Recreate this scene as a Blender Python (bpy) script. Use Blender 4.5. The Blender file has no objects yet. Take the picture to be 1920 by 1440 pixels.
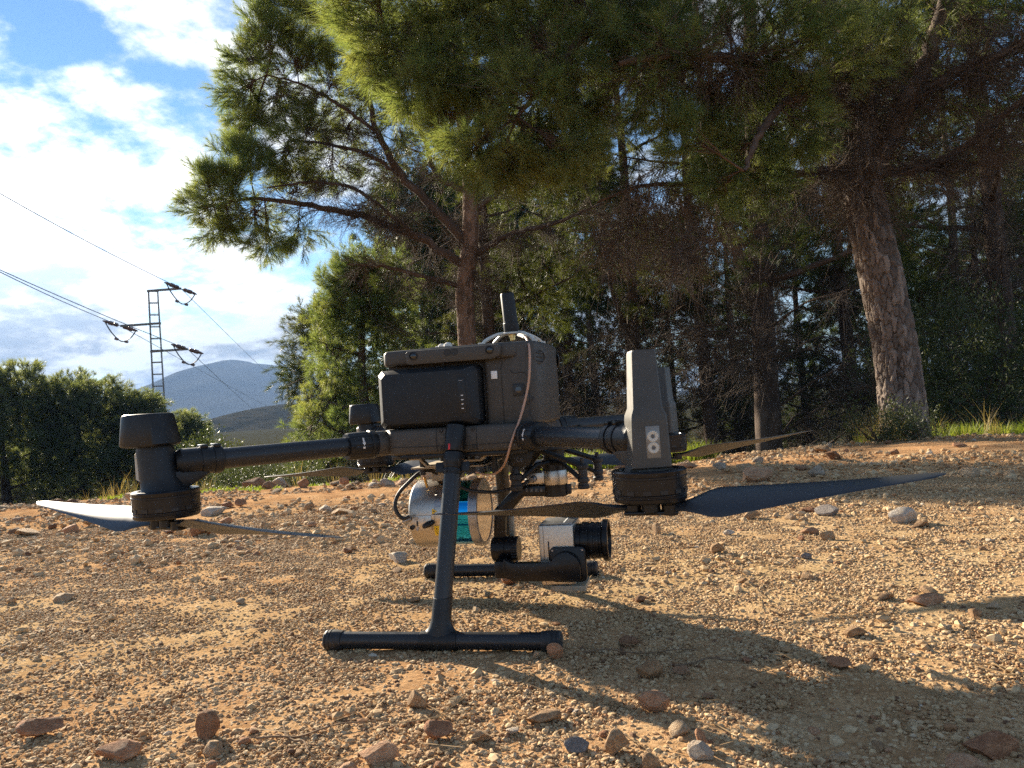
import bpy, bmesh, math, random
import numpy as np
from mathutils import Vector, Matrix

scene = bpy.context.scene
COL = scene.collection
RAD = math.radians

# ------------------------------------------------------------------ camera
CAM = np.array([0.3439, -1.1771, 0.3229])
YAW, PITCH, ROLL, FPX = -0.222, 0.0221, -0.0645, 1442.0
_cy, _sy = math.cos(YAW), math.sin(YAW)
FW = np.array([_sy * math.cos(PITCH), _cy * math.cos(PITCH), math.sin(PITCH)])
_rt = np.array([_cy, -_sy, 0.0])
_up = np.cross(_rt, FW)
RT = math.cos(ROLL) * _rt + math.sin(ROLL) * _up
UP = -math.sin(ROLL) * _rt + math.cos(ROLL) * _up
FWH = np.array([_sy, _cy])                      # level viewing direction
cam_data = bpy.data.cameras.new('camera')
cam = bpy.data.objects.new('camera', cam_data)
COL.objects.link(cam)
M = Matrix(((RT[0], UP[0], -FW[0], CAM[0]), (RT[1], UP[1], -FW[1], CAM[1]), (RT[2], UP[2], -FW[2], CAM[2]), (0, 0, 0, 1)))
cam.matrix_world = M
cam_data.sensor_width = 36.0
cam_data.lens = FPX / 1920 * 36.0
cam_data.clip_start = 0.02
cam_data.clip_end = 20000
cam_data.dof.use_dof = True
cam_data.dof.focus_distance = 1.12
cam_data.dof.aperture_fstop = 26.0
scene.camera = cam

# ------------------------------------------------------------------ sun and sky
SUN_AZ, SUN_EL = 40.0, 20.5       # shadows fall along (cos az, -sin az)
SUN = np.array([-math.cos(RAD(SUN_AZ)) * math.cos(RAD(SUN_EL)), math.sin(RAD(SUN_AZ)) * math.cos(RAD(SUN_EL)), math.sin(RAD(SUN_EL))])
sl = bpy.data.lights.new('sun', 'SUN')
sl.energy = 5.0
sl.angle = RAD(0.8)
sl.color = (1.0, 0.87, 0.68)
so = bpy.data.objects.new('sun', sl)
COL.objects.link(so)
so.rotation_euler = Vector(-SUN).to_track_quat('-Z', 'Y').to_euler()
so.location = tuple(SUN * 30)

world = bpy.data.worlds.new('World')
scene.world = world
world.use_nodes = True
wn, wl = world.node_tree.nodes, world.node_tree.links
wn.clear()


def N(tree_nodes, kind, **kw):
    n = tree_nodes.new(kind)
    for k, v in kw.items():
        if k.startswith('i_'):
            n.inputs[k[2:]].default_value = v
        else:
            setattr(n, k, v)
    return n


def build_sky():
    out = N(wn, 'ShaderNodeOutputWorld')
    bg = N(wn, 'ShaderNodeBackground')
    bg.inputs['Strength'].default_value = 0.05
    wl.new(bg.outputs[0], out.inputs[0])
    sky = N(wn, 'ShaderNodeTexSky', sky_type='NISHITA', sun_disc=False)
    sky.sun_elevation = RAD(SUN_EL)
    sky.sun_rotation = math.atan2(SUN[0], SUN[1])
    sky.air_density = 1.0
    sky.dust_density = 0.0
    sky.ozone_density = 3.0
    tc = N(wn, 'ShaderNodeTexCoord')
    nrm = N(wn, 'ShaderNodeVectorMath', operation='NORMALIZE')
    wl.new(tc.outputs['Generated'], nrm.inputs[0])
    sep = N(wn, 'ShaderNodeSeparateXYZ')
    wl.new(nrm.outputs[0], sep.inputs[0])

    def math_(op, a, b=None, clamp=False):
        n = N(wn, 'ShaderNodeMath', operation=op, use_clamp=clamp)
        for i, v in enumerate((a, b)):
            if v is None:
                continue
            if isinstance(v, (int, float)):
                n.inputs[i].default_value = v
            else:
                wl.new(v, n.inputs[i])
        return n.outputs[0]

    def maprange(v, a, b, c=0.0, d=1.0):
        n = N(wn, 'ShaderNodeMapRange', interpolation_type='SMOOTHSTEP')
        wl.new(v, n.inputs[0])
        for i, q in zip((1, 2, 3, 4), (a, b, c, d)):
            n.inputs[i].default_value = q
        return n.outputs[0]

    # cloud layers live on a flat sheet high overhead: project the view direction on it
    zc = math_('ADD', math_('MAXIMUM', sep.outputs[2], 0.0), 0.30)
    px = math_('DIVIDE', sep.outputs[0], zc)
    py = math_('DIVIDE', sep.outputs[1], zc)
    comb = N(wn, 'ShaderNodeCombineXYZ')
    wl.new(px, comb.inputs[0])
    wl.new(py, comb.inputs[1])
    off = N(wn, 'ShaderNodeVectorMath', operation='ADD')
    wl.new(comb.outputs[0], off.inputs[0])
    off.inputs[1].default_value = CLOUD_SHIFT

    def noise(vec, scale, detail, rough, dist=0.0):
        n = N(wn, 'ShaderNodeTexNoise', noise_dimensions='3D')
        wl.new(vec, n.inputs['Vector'])
        n.inputs['Scale'].default_value = scale
        n.inputs['Detail'].default_value = detail
        n.inputs['Roughness'].default_value = rough
        n.inputs['Distortion'].default_value = dist
        return n.outputs['Fac']

    big = noise(off.outputs[0], 2.3, 8.0, 0.60, 0.2)
    small = noise(off.outputs[0], 6.0, 6.0, 0.62, 0.1)
    dens = math_('ADD', math_('MULTIPLY', big, 0.66), math_('MULTIPLY', small, 0.34))

    def dotp(v):
        n = N(wn, 'ShaderNodeVectorMath', operation='DOT_PRODUCT')
        wl.new(nrm.outputs[0], n.inputs[0])
        n.inputs[1].default_value = tuple(v / np.linalg.norm(v))
        return n.outputs['Value']

    # banks of cloud and open blue gaps of this particular sky, each round a direction
    for (bx, by, width, weight) in CLOUD_BANKS:
        v = FW + RT * (bx - 960) / FPX + UP * (720 - by) / FPX
        k = 1.0 / (width * width)
        g = math_('EXPONENT', math_('MULTIPLY', math_('SUBTRACT', dotp(v), 1.0), k))
        dens = math_('ADD', dens, math_('MULTIPLY', g, weight))
    dens = math_('ADD', dens, maprange(sep.outputs[2], 0.0, 0.22, 0.05, 0.0))
    cosang = math_('MAXIMUM', dotp(SUN), 0.0)
    near = math_('POWER', cosang, 12.0)
    mask = maprange(dens, 0.475, 0.64)
    thick = maprange(dens, 0.56, 0.74)
    # bright where the sun shines through, grey bellies away from it
    glow = math_('ADD', 4.3, math_('MULTIPLY', near, 12.0))
    belly = maprange(thick, 0.0, 1.0, 1.0, 0.62)
    lowdark = maprange(sep.outputs[2], 0.06, 0.20, 0.42, 1.0)
    lowdark = math_('ADD', lowdark, math_('MULTIPLY', math_('SUBTRACT', 1.0, thick), 0.20), True)
    bright = math_('MULTIPLY', math_('MULTIPLY', glow, belly), lowdark)
    ccol = N(wn, 'ShaderNodeMix', data_type='RGBA')
    wl.new(thick, ccol.inputs['Factor'])
    ccol.inputs['A'].default_value = (1.0, 0.98, 0.95, 1)
    ccol.inputs['B'].default_value = (0.66, 0.80, 1.0, 1)
    cmul = N(wn, 'ShaderNodeVectorMath', operation='SCALE')
    wl.new(ccol.outputs['Result'], cmul.inputs[0])
    wl.new(bright, cmul.inputs['Scale'])
    mix = N(wn, 'ShaderNodeMix', data_type='RGBA')
    wl.new(mask, mix.inputs['Factor'])
    hs = N(wn, 'ShaderNodeHueSaturation')
    hs.inputs['Saturation'].default_value = 1.08
    wl.new(sky.outputs[0], hs.inputs['Color'])
    wl.new(hs.outputs[0], mix.inputs['A'])
    wl.new(cmul.outputs[0], mix.inputs['B'])
    wl.new(mix.outputs['Result'], bg.inputs['Color'])


CLOUD_SHIFT = (3.1, 1.7, 0.0)
CLOUD_BANKS = [(0, 330, .15, .17), (250, 40, .05, .07), (290, 250, .05, .05), (300, 400, .05, .02), (430, 560, .06, .10), (520, 600, .05, .05), (120, 660, .10, .06), (400, 190, .05, -.07), (60, 60, .08, -.12), (540, 500, .06, -.06), (330, 500, .05, -.08), (180, 190, .06, -.07), (180, 530, .06, -.06)]
build_sky()
world.cycles.sampling_method = 'MANUAL'
world.cycles.sample_map_resolution = 512

scene.view_settings.view_transform = 'Standard'
scene.view_settings.look = 'None'
scene.view_settings.exposure = 1.85
scene.view_settings.gamma = 1.0
cy = scene.cycles
cy.max_bounces = 5
cy.diffuse_bounces = 3
cy.glossy_bounces = 3
cy.transmission_bounces = 3
cy.transparent_max_bounces = 8
cy.volume_bounces = 0
cy.caustics_reflective = False
cy.caustics_refractive = False
cy.sample_clamp_indirect = 3.0
cy.use_denoising = False
cy.use_adaptive_sampling = True
cy.adaptive_threshold = 0.015

# ------------------------------------------------------------------ helpers
rng = np.random.default_rng(7)
random.seed(7)


def ray(px, py):
    return FW + RT * (px - 960) / FPX + UP * (720 - py) / FPX


def at_y(px, py, y):
    d = ray(px, py)
    return CAM + d * ((y - CAM[1]) / d[1])


def at_d(px, py, dist):
    return CAM + ray(px, py) * dist


def at_z(px, py, z=0.0):
    d = ray(px, py)
    return CAM + d * ((z - CAM[2]) / d[2])


_LATTICE = {}


def vnoise(x, y, scale, seed):
    """smooth value noise on a wrapped lattice, 0..1"""
    if seed not in _LATTICE:
        _LATTICE[seed] = np.random.default_rng(seed).random((256, 256))
    r = _LATTICE[seed]
    u, v = np.asarray(x) * scale, np.asarray(y) * scale
    i, j = np.floor(u).astype(int), np.floor(v).astype(int)
    a, b = u - i, v - j
    a, b = a * a * (3 - 2 * a), b * b * (3 - 2 * b)
    i0, j0, i1, j1 = i % 256, j % 256, (i + 1) % 256, (j + 1) % 256
    return (r[i0, j0] * (1 - a) + r[i1, j0] * a) * (1 - b) + (r[i0, j1] * (1 - a) + r[i1, j1] * a) * b


def fbm(x, y, scale, seed, octaves=4, gain=0.5):
    s, w, t = 0, 1.0, 0
    for k in range(octaves):
        s = s + w * vnoise(x, y, scale * 2 ** k, seed + k)
        t += w
        w *= gain
    return s / t


def material(name, color=(.5, .5, .5), rough=.5, metal=0.0, spec=.5, **kw):
    m = bpy.data.materials.new(name)
    m.use_nodes = True
    b = m.node_tree.nodes['Principled BSDF']
    b.inputs['Base Color'].default_value = (*color, 1)
    b.inputs['Roughness'].default_value = rough
    b.inputs['Metallic'].default_value = metal
    b.inputs['Specular IOR Level'].default_value = spec
    for k, v in kw.items():
        b.inputs[k].default_value = v
    return m


def nodes_of(m):
    t = m.node_tree
    return t.nodes, t.links, t.nodes['Principled BSDF']


def add_noise(n, l, scale, detail=4, rough=.55, coord='Object', vec=None, stretch=None):
    tx = N(n, 'ShaderNodeTexNoise')
    tx.inputs['Scale'].default_value = scale
    tx.inputs['Detail'].default_value = detail
    tx.inputs['Roughness'].default_value = rough
    if vec is None:
        tc = N(n, 'ShaderNodeTexCoord')
        vec = tc.outputs[coord]
    if stretch:
        mp = N(n, 'ShaderNodeMapping')
        mp.inputs['Scale'].default_value = stretch
        l.new(vec, mp.inputs[0])
        vec = mp.outputs[0]
    l.new(vec, tx.inputs['Vector'])
    return tx.outputs['Fac']


def ramp(n, l, fac, stops):
    r = N(n, 'ShaderNodeValToRGB')
    e = r.color_ramp.elements
    while len(e) > 1:
        e.remove(e[-1])
    e[0].position, e[0].color = stops[0][0], (*stops[0][1], 1)
    for p, c in stops[1:]:
        q = e.new(p)
        q.color = (*c, 1)
    l.new(fac, r.inputs[0])
    return r.outputs[0]


def bump(n, l, bsdf, height, strength=.3, dist=.01):
    b = N(n, 'ShaderNodeBump')
    b.inputs['Strength'].default_value = strength
    b.inputs['Distance'].default_value = dist
    l.new(height, b.inputs['Height'])
    l.new(b.outputs[0], bsdf.inputs['Normal'])
    return b


def worn(name, color, rough, amount=.25, scale=60, metal=0.0, dust=0.0, **kw):
    """a plain manufactured surface with slight mottling, dust and uneven gloss"""
    m = material(name, color, rough, metal, **kw)
    n, l, b = nodes_of(m)
    f = add_noise(n, l, scale, 5, .6)
    c0 = tuple(max(0, c * (1 - amount)) for c in color)
    c1 = tuple(min(1, c * (1 + amount) + dust) for c in color)
    l.new(ramp(n, l, f, [(.3, c0), (.7, c1)]), b.inputs['Base Color'])
    mr = N(n, 'ShaderNodeMapRange')
    l.new(add_noise(n, l, scale * 2.7, 3), mr.inputs[0])
    mr.inputs[3].default_value = max(.02, rough - .08)
    mr.inputs[4].default_value = min(1, rough + .1)
    l.new(mr.outputs[0], b.inputs['Roughness'])
    return m


def finish(me, smooth=True, angle=35):
    if smooth:
        me.polygons.foreach_set('use_smooth', [True] * len(me.polygons))
        me.set_sharp_from_angle(angle=RAD(angle))
    me.update()


def mesh_from(name, verts, faces, mat=None, smooth=True, angle=35):
    me = bpy.data.meshes.new(name)
    me.from_pydata([tuple(v) for v in verts] if not isinstance(verts, np.ndarray) else verts.tolist(), [], faces.tolist() if isinstance(faces, np.ndarray) else faces)
    if mat:
        me.materials.append(mat)
    finish(me, smooth, angle)
    return me


def link(name, me, parent=None, **props):
    o = bpy.data.objects.new(name, me)
    COL.objects.link(o)
    if parent is not None:
        o.parent = parent
    for k, v in props.items():
        o[k] = v
    return o


def empty(name, loc=(0, 0, 0), **props):
    o = bpy.data.objects.new(name, None)
    o.empty_display_size = .05
    COL.objects.link(o)
    o.location = loc
    for k, v in props.items():
        o[k] = v
    return o


def basis(axis):
    w = Vector(axis).normalized()
    a = Vector((0, 0, 1)) if abs(w.z) < .9 else Vector((1, 0, 0))
    u = a.cross(w).normalized()
    return u, w.cross(u), w


class B:
    """collects shapes into one bmesh"""

    def __init__(self):
        self.bm = bmesh.new()

    def lathe(self, origin, axis, prof, seg=32, scale=(1, 1)):
        u, v, w = basis(axis)
        o = Vector(origin)
        rings = []
        for r, h in prof:
            if r <= 1e-6:
                rings.append([self.bm.verts.new(o + w * h)])
            else:
                rings.append([self.bm.verts.new(o + w * h + u * (r * scale[0] * math.cos(2 * math.pi * k / seg)) + v * (r * scale[1] * math.sin(2 * math.pi * k / seg))) for k in range(seg)])
        for a, b in zip(rings, rings[1:]):
            for k in range(seg):
                q = (k + 1) % seg
                if len(a) == 1 and len(b) == 1:
                    continue
                if len(a) == 1:
                    self.bm.faces.new((a[0], b[k], b[q]))
                elif len(b) == 1:
                    self.bm.faces.new((a[k], a[q], b[0]))
                else:
                    self.bm.faces.new((a[k], a[q], b[q], b[k]))
        return self

    def cyl(self, p0, p1, r0, r1=None, seg=28, ch=.0008):
        r1 = r0 if r1 is None else r1
        p0, p1 = Vector(p0), Vector(p1)
        L = (p1 - p0).length
        ch = min(ch, L * .3, r0 * .5)
        return self.lathe(p0, p1 - p0, [(0, 0), (r0 - ch, 0), (r0, ch), (r1, L - ch), (r1 - ch, L), (0, L)], seg)

    def prism(self, pts, plane, lo, hi, bev=0.0, seg=2):
        f = {'XZ': lambda p, t: (p[0], t, p[1]), 'XY': lambda p, t: (p[0], p[1], t), 'YZ': lambda p, t: (t, p[0], p[1])}[plane]
        a = [self.bm.verts.new(f(p, lo)) for p in pts]
        b = [self.bm.verts.new(f(p, hi)) for p in pts]
        fs = [self.bm.faces.new(a), self.bm.faces.new(b[::-1])]
        n = len(pts)
        for k in range(n):
            fs.append(self.bm.faces.new((a[k], b[k], b[(k + 1) % n], a[(k + 1) % n])))
        self._bev(fs, bev, seg)
        return self

    def _bev(self, fs, bev, seg=2):
        if bev > 0:
            bmesh.ops.recalc_face_normals(self.bm, faces=fs)
            es = {e for f in fs for e in f.edges}
            bmesh.ops.bevel(self.bm, geom=list(es), offset=bev, segments=seg, affect='EDGES', profile=.5, clamp_overlap=True)

    def box(self, lo, hi, bev=0.0, seg=2):
        return self.prism([(lo[0], lo[1]), (hi[0], lo[1]), (hi[0], hi[1]), (lo[0], hi[1])], 'XY', lo[2], hi[2], bev, seg)

    def obox(self, c, size, ax, bev=0.0, up=(0, 0, 1)):
        """box with its x axis along ax"""
        x = Vector(ax).normalized()
        z = Vector(up)
        y = z.cross(x).normalized()
        z = x.cross(y)
        c = Vector(c)
        vs = [self.bm.verts.new(c + x * (sx * size[0] / 2) + y * (sy * size[1] / 2) + z * (sz * size[2] / 2)) for sx in (-1, 1) for sy in (-1, 1) for sz in (-1, 1)]
        fs = [self.bm.faces.new([vs[i] for i in q]) for q in ((0, 1, 3, 2), (4, 6, 7, 5), (0, 4, 5, 1), (2, 3, 7, 6), (0, 2, 6, 4), (1, 5, 7, 3))]
        self._bev(fs, bev)
        return self

    def loft(self, loops, cap=True, bev=0.0):
        rs = [[self.bm.verts.new(Vector(p)) for p in lp] for lp in loops]
        n = len(rs[0])
        fs = []
        for a, b in zip(rs, rs[1:]):
            for k in range(n):
                fs.append(self.bm.faces.new((a[k], a[(k + 1) % n], b[(k + 1) % n], b[k])))
        if cap:
            fs.append(self.bm.faces.new(rs[0][::-1]))
            fs.append(self.bm.faces.new(rs[-1]))
        self._bev(fs, bev)
        return self

    def tube(self, pts, r, seg=10, smooth=6, r1=None):
        pts = [Vector(p) for p in pts]
        if smooth > 1 and len(pts) > 2:
            out = []
            P = [pts[0] * 2 - pts[1]] + pts + [pts[-1] * 2 - pts[-2]]
            for i in range(1, len(P) - 2):
                for k in range(smooth):
                    t = k / smooth
                    a, b, c, d = P[i - 1], P[i], P[i + 1], P[i + 2]
                    out.append(.5 * ((2 * b) + (c - a) * t + (2 * a - 5 * b + 4 * c - d) * t * t + (3 * b - a - 3 * c + d) * t ** 3))
            out.append(pts[-1])
            pts = out
        rings = []
        u = None
        for i, p in enumerate(pts):
            t = (pts[min(i + 1, len(pts) - 1)] - pts[max(i - 1, 0)]).normalized()
            if u is None:
                u = basis(t)[0]
            u = (u - t * u.dot(t)).normalized()
            v = t.cross(u)
            rr = r if r1 is None else r + (r1 - r) * i / (len(pts) - 1)
            rings.append([self.bm.verts.new(p + u * (rr * math.cos(2 * math.pi * k / seg)) + v * (rr * math.sin(2 * math.pi * k / seg))) for k in range(seg)])
        for a, b in zip(rings, rings[1:]):
            for k in range(seg):
                self.bm.faces.new((a[k], a[(k + 1) % seg], b[(k + 1) % seg], b[k]))
        self.bm.faces.new(rings[0][::-1])
        self.bm.faces.new(rings[-1])
        return self

    def mesh(self, name, mat, angle=35):
        bmesh.ops.recalc_face_normals(self.bm, faces=self.bm.faces)
        me = bpy.data.meshes.new(name)
        self.bm.to_mesh(me)
        self.bm.free()
        me.materials.append(mat)
        finish(me, True, angle)
        return me

    def build(self, name, mat, parent=None, angle=35, **props):
        return link(name, self.mesh(name, mat, angle), parent, **props)


def depth_of(x, y):
    return (x - CAM[0]) * FWH[0] + (y - CAM[1]) * FWH[1]


def side_of(x, y):
    return (x - CAM[0]) * FWH[1] - (y - CAM[1]) * FWH[0]


def ground_z(x, y):
    x, y = np.asarray(x, float), np.asarray(y, float)
    d = depth_of(x, y)
    q = np.clip(d - 2.0, 0, 3.325)
    z = -.01654 * q * q - .11 * np.clip(d - 5.325, 0, 34)
    amp = np.clip((d - 1.6) / 1.5, 0, 1)
    z = z + (fbm(x, y, 1.1, 11, 3) - .5) * .055 * amp
    z = z + (fbm(x, y, 5, 21, 4) - .5) * (.003 + .022 * amp)
    z = z + (fbm(x, y, .07, 31, 2) - .5) * 1.2 * np.clip((d - 8) / 20, 0, 1)
    # a low bank round the big pine
    tx, ty = TREE_A[0], TREE_A[1]
    z = z + .05 * np.exp(-((x - tx) ** 2 + (y - ty) ** 2) / 1.1)
    return z


TREE_A = at_d(1697, 835, 5.0)
# ------------------------------------------------------------------ ground
def soil_material():
    m = material('soil', (.4, .28, .16), .95, spec=.0)
    n, l, b = nodes_of(m)
    geo = N(n, 'ShaderNodeNewGeometry')
    pos = geo.outputs['Position']
    big = add_noise(n, l, .9, 4, .6, vec=pos)
    mid = add_noise(n, l, 9, 6, .65, vec=pos)
    fine = add_noise(n, l, 130, 5, .7, vec=pos)
    c1 = ramp(n, l, mid, [(.30, (.36, .225, .108)), (.5, (.51, .355, .185)), (.72, (.59, .44, .25))])
    c2 = ramp(n, l, mid, [(.30, (.34, .165, .080)), (.55, (.49, .275, .140)), (.75, (.58, .38, .21))])
    mx = N(n, 'ShaderNodeMix', data_type='RGBA')
    mr = N(n, 'ShaderNodeMapRange')
    l.new(big, mr.inputs[0])
    mr.inputs[1].default_value, mr.inputs[2].default_value = .42, .60
    # the soil turns redder towards the track's far verge (distance from the camera line in the world)
    dt = N(n, 'ShaderNodeVectorMath', operation='DOT_PRODUCT')
    l.new(pos, dt.inputs[0])
    dt.inputs[1].default_value = (FWH[0], FWH[1], 0)
    vr = N(n, 'ShaderNodeMapRange')
    l.new(dt.outputs['Value'], vr.inputs[0])
    d0 = CAM[0] * FWH[0] + CAM[1] * FWH[1]
    for i, v in zip((1, 2, 3, 4), (1.3 + d0, 3.2 + d0, 0, .75)):
        vr.inputs[i].default_value = v
    mx2 = N(n, 'ShaderNodeMath', operation='MAXIMUM')
    sc = N(n, 'ShaderNodeMath', operation='MULTIPLY')
    l.new(mr.outputs[0], sc.inputs[0])
    sc.inputs[1].default_value = .6
    l.new(sc.outputs[0], mx2.inputs[0])
    l.new(vr.outputs[0], mx2.inputs[1])
    l.new(mx2.outputs[0], mx.inputs['Factor'])
    l.new(c1, mx.inputs['A'])
    l.new(c2, mx.inputs['B'])
    # grain
    g = N(n, 'ShaderNodeMix', data_type='RGBA', blend_type='MULTIPLY')
    g.inputs['Factor'].default_value = .8
    l.new(mx.outputs['Result'], g.inputs['A'])
    l.new(ramp(n, l, fine, [(.35, (.55, .5, .45)), (.6, (1, 1, 1))]), g.inputs['B'])
    # beyond the verge the valley floor is dry scrub
    far = N(n, 'ShaderNodeMapRange')
    l.new(dt.outputs['Value'], far.inputs[0])
    for i, v in zip((1, 2, 3, 4), (5.2 + d0, 6.6 + d0, 0, 1)):
        far.inputs[i].default_value = v
    mf = N(n, 'ShaderNodeMix', data_type='RGBA')
    l.new(far.outputs[0], mf.inputs['Factor'])
    l.new(g.outputs['Result'], mf.inputs['A'])
    l.new(ramp(n, l, mid, [(.3, (.022, .026, .012)), (.7, (.07, .06, .035))]), mf.inputs['B'])
    l.new(mf.outputs['Result'], b.inputs['Base Color'])
    vo = N(n, 'ShaderNodeTexVoronoi')
    vo.inputs['Scale'].default_value = 170
    l.new(pos, vo.inputs['Vector'])
    ad = N(n, 'ShaderNodeMath', operation='MULTIPLY_ADD')
    l.new(vo.outputs['Distance'], ad.inputs[0])
    ad.inputs[1].default_value = -.25
    l.new(fine, ad.inputs[2])
    bump(n, l, b, ad.outputs[0], .55, .004)
    return m


def axis_coords(lo, hi, step, far, grow=1.16):
    c = list(np.arange(lo, hi, step))
    s, p = step, c[-1]
    while p < far:
        s *= grow
        p += s
        c.append(p)
    s, p = step, c[0]
    pre = []
    while p > -far:
        s *= grow
        p -= s
        pre.append(p)
    return np.array(pre[::-1] + c)


def make_ground():
    xs = axis_coords(-2.4, 3.2, .02, 4000)
    ys = axis_coords(-1.3, 4.4, .02, 4000)
    X, Y = np.meshgrid(xs, ys, indexing='ij')
    Z = ground_z(X, Y)
    near = (depth_of(X, Y) < 7)
    Z = Z + near * ((fbm(X, Y, 22, 61, 3) - .5) * .006)
    nx, ny = X.shape
    v = np.stack([X.ravel(), Y.ravel(), Z.ravel()], 1)
    i = np.arange(nx * ny).reshape(nx, ny)
    f = np.stack([i[:-1, :-1].ravel(), i[1:, :-1].ravel(), i[1:, 1:].ravel(), i[:-1, 1:].ravel()], 1)
    me = bpy.data.meshes.new('ground')
    me.vertices.add(len(v))
    me.vertices.foreach_set('co', v.ravel())
    me.loops.add(f.size)
    me.loops.foreach_set('vertex_index', f.ravel())
    me.polygons.add(len(f))
    me.polygons.foreach_set('loop_start', np.arange(0, f.size, 4))
    me.polygons.foreach_set('loop_total', np.full(len(f), 4))
    me.update(calc_edges=True)
    me.validate()
    me.materials.append(soil_material())
    me.polygons.foreach_set('use_smooth', np.ones(len(f), bool))
    return link('ground', me, kind='structure', label='dry sandy track of gravel and reddish soil')


make_ground()


def ico(sub):
    bm = bmesh.new()
    bmesh.ops.create_icosphere(bm, subdivisions=sub, radius=1.0)
    v = np.array([q.co[:] for q in bm.verts])
    f = np.array([[q.index for q in p.verts] for p in bm.faces])
    bm.free()
    return v, f


def rock_shape(sub, r, cuts=9, rough=.10):
    """a broken stone: a ball cut by random planes, then roughened"""
    v, f = ico(sub)
    v = v * (1 + .12 * (r.random((len(v), 1)) - .5) * (sub < 2))
    for _ in range(cuts):
        nrm = r.normal(size=3)
        nrm /= np.linalg.norm(nrm)
        d = r.uniform(.42, .80)
        h = v @ nrm - d
        v = v - np.outer(np.clip(h, 0, None) * r.uniform(.85, 1.0), nrm)
    if sub > 1:
        k = r.normal(size=(5, 3)) * 3.2
        ph = r.uniform(0, 6, 5)
        w = sum(np.sin(v @ k[i] + ph[i]) for i in range(5)) / 5
        k2 = r.normal(size=(6, 3)) * 9
        w2 = sum(np.sin(v @ k2[i] + ph[i % 5]) for i in range(6)) / 6
        v = v * (1 + rough * w + .4 * rough * w2)[:, None]
    return v / np.abs(v).max(), f


def stone_material(name, stops):
    m = material(name, (.4, .25, .15), .9, spec=.2)
    n, l, b = nodes_of(m)
    oi = N(n, 'ShaderNodeObjectInfo')
    add = N(n, 'ShaderNodeMath', operation='MULTIPLY_ADD')
    tc = N(n, 'ShaderNodeTexCoord')
    sh = N(n, 'ShaderNodeVectorMath', operation='ADD')
    l.new(tc.outputs['Object'], sh.inputs[0])
    l.new(oi.outputs['Random'], sh.inputs[1])
    f = add_noise(n, l, 2.2, 8, .68, vec=sh.outputs[0])
    f2 = add_noise(n, l, 9, 6, .7, vec=sh.outputs[0])
    l.new(oi.outputs['Random'], add.inputs[0])
    add.inputs[1].default_value = .34
    l.new(f, add.inputs[2])
    su = N(n, 'ShaderNodeMath', operation='SUBTRACT')
    l.new(add.outputs[0], su.inputs[0])
    su.inputs[1].default_value = .17
    g = N(n, 'ShaderNodeMix', data_type='RGBA', blend_type='MULTIPLY')
    g.inputs['Factor'].default_value = .75
    l.new(ramp(n, l, su.outputs[0], stops), g.inputs['A'])
    l.new(ramp(n, l, f2, [(.32, (.5, .46, .42)), (.62, (1, 1, 1))]), g.inputs['B'])
    l.new(g.outputs['Result'], b.inputs['Base Color'])
    bump(n, l, b, f2, .45, .05)
    return m


STONE = {
    'red': stone_material('stone_red', [(.25, (.27, .125, .065)), (.5, (.44, .225, .12)), (.75, (.56, .36, .22))]),
    'tan': stone_material('stone_tan', [(.25, (.27, .16, .085)), (.5, (.43, .28, .155)), (.75, (.56, .42, .27))]),
    'pale': stone_material('stone_pale', [(.25, (.34, .26, .19)), (.5, (.50, .41, .31)), (.75, (.64, .57, .47))]),
    'grey': stone_material('stone_grey', [(.25, (.13, .112, .10)), (.5, (.25, .215, .19)), (.75, (.38, .34, .30))]),
    'brown': stone_material('stone_brown', [(.25, (.16, .08, .045)), (.5, (.29, .155, .085)), (.75, (.40, .24, .14))]),
}
r_ = np.random.default_rng(101)
ROCKS = {k: [] for k in STONE}
for k in STONE:
    for i in range(5):
        v, f = rock_shape(3, r_, 15, .03)
        ROCKS[k].append(mesh_from('stone', v, f, STONE[k], True, 20))
SMALL_ROCKS = {k: [] for k in STONE}
for k in STONE:
    for i in range(7):
        v, f = rock_shape(2, r_, 7, .08)
        SMALL_ROCKS[k].append(mesh_from('stone', v, f, STONE[k], True, 30))


def put_stone(me, x, y, size, flat, rz, sink=.3, tilt=0.0, **props):
    o = link('stone', me, **props)
    z = float(ground_z(x, y))
    o.location = (x, y, z + size[2] * (1 - sink) * .9)
    o.rotation_euler = (tilt, tilt * .6, rz)
    o.scale = size
    return o


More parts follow.
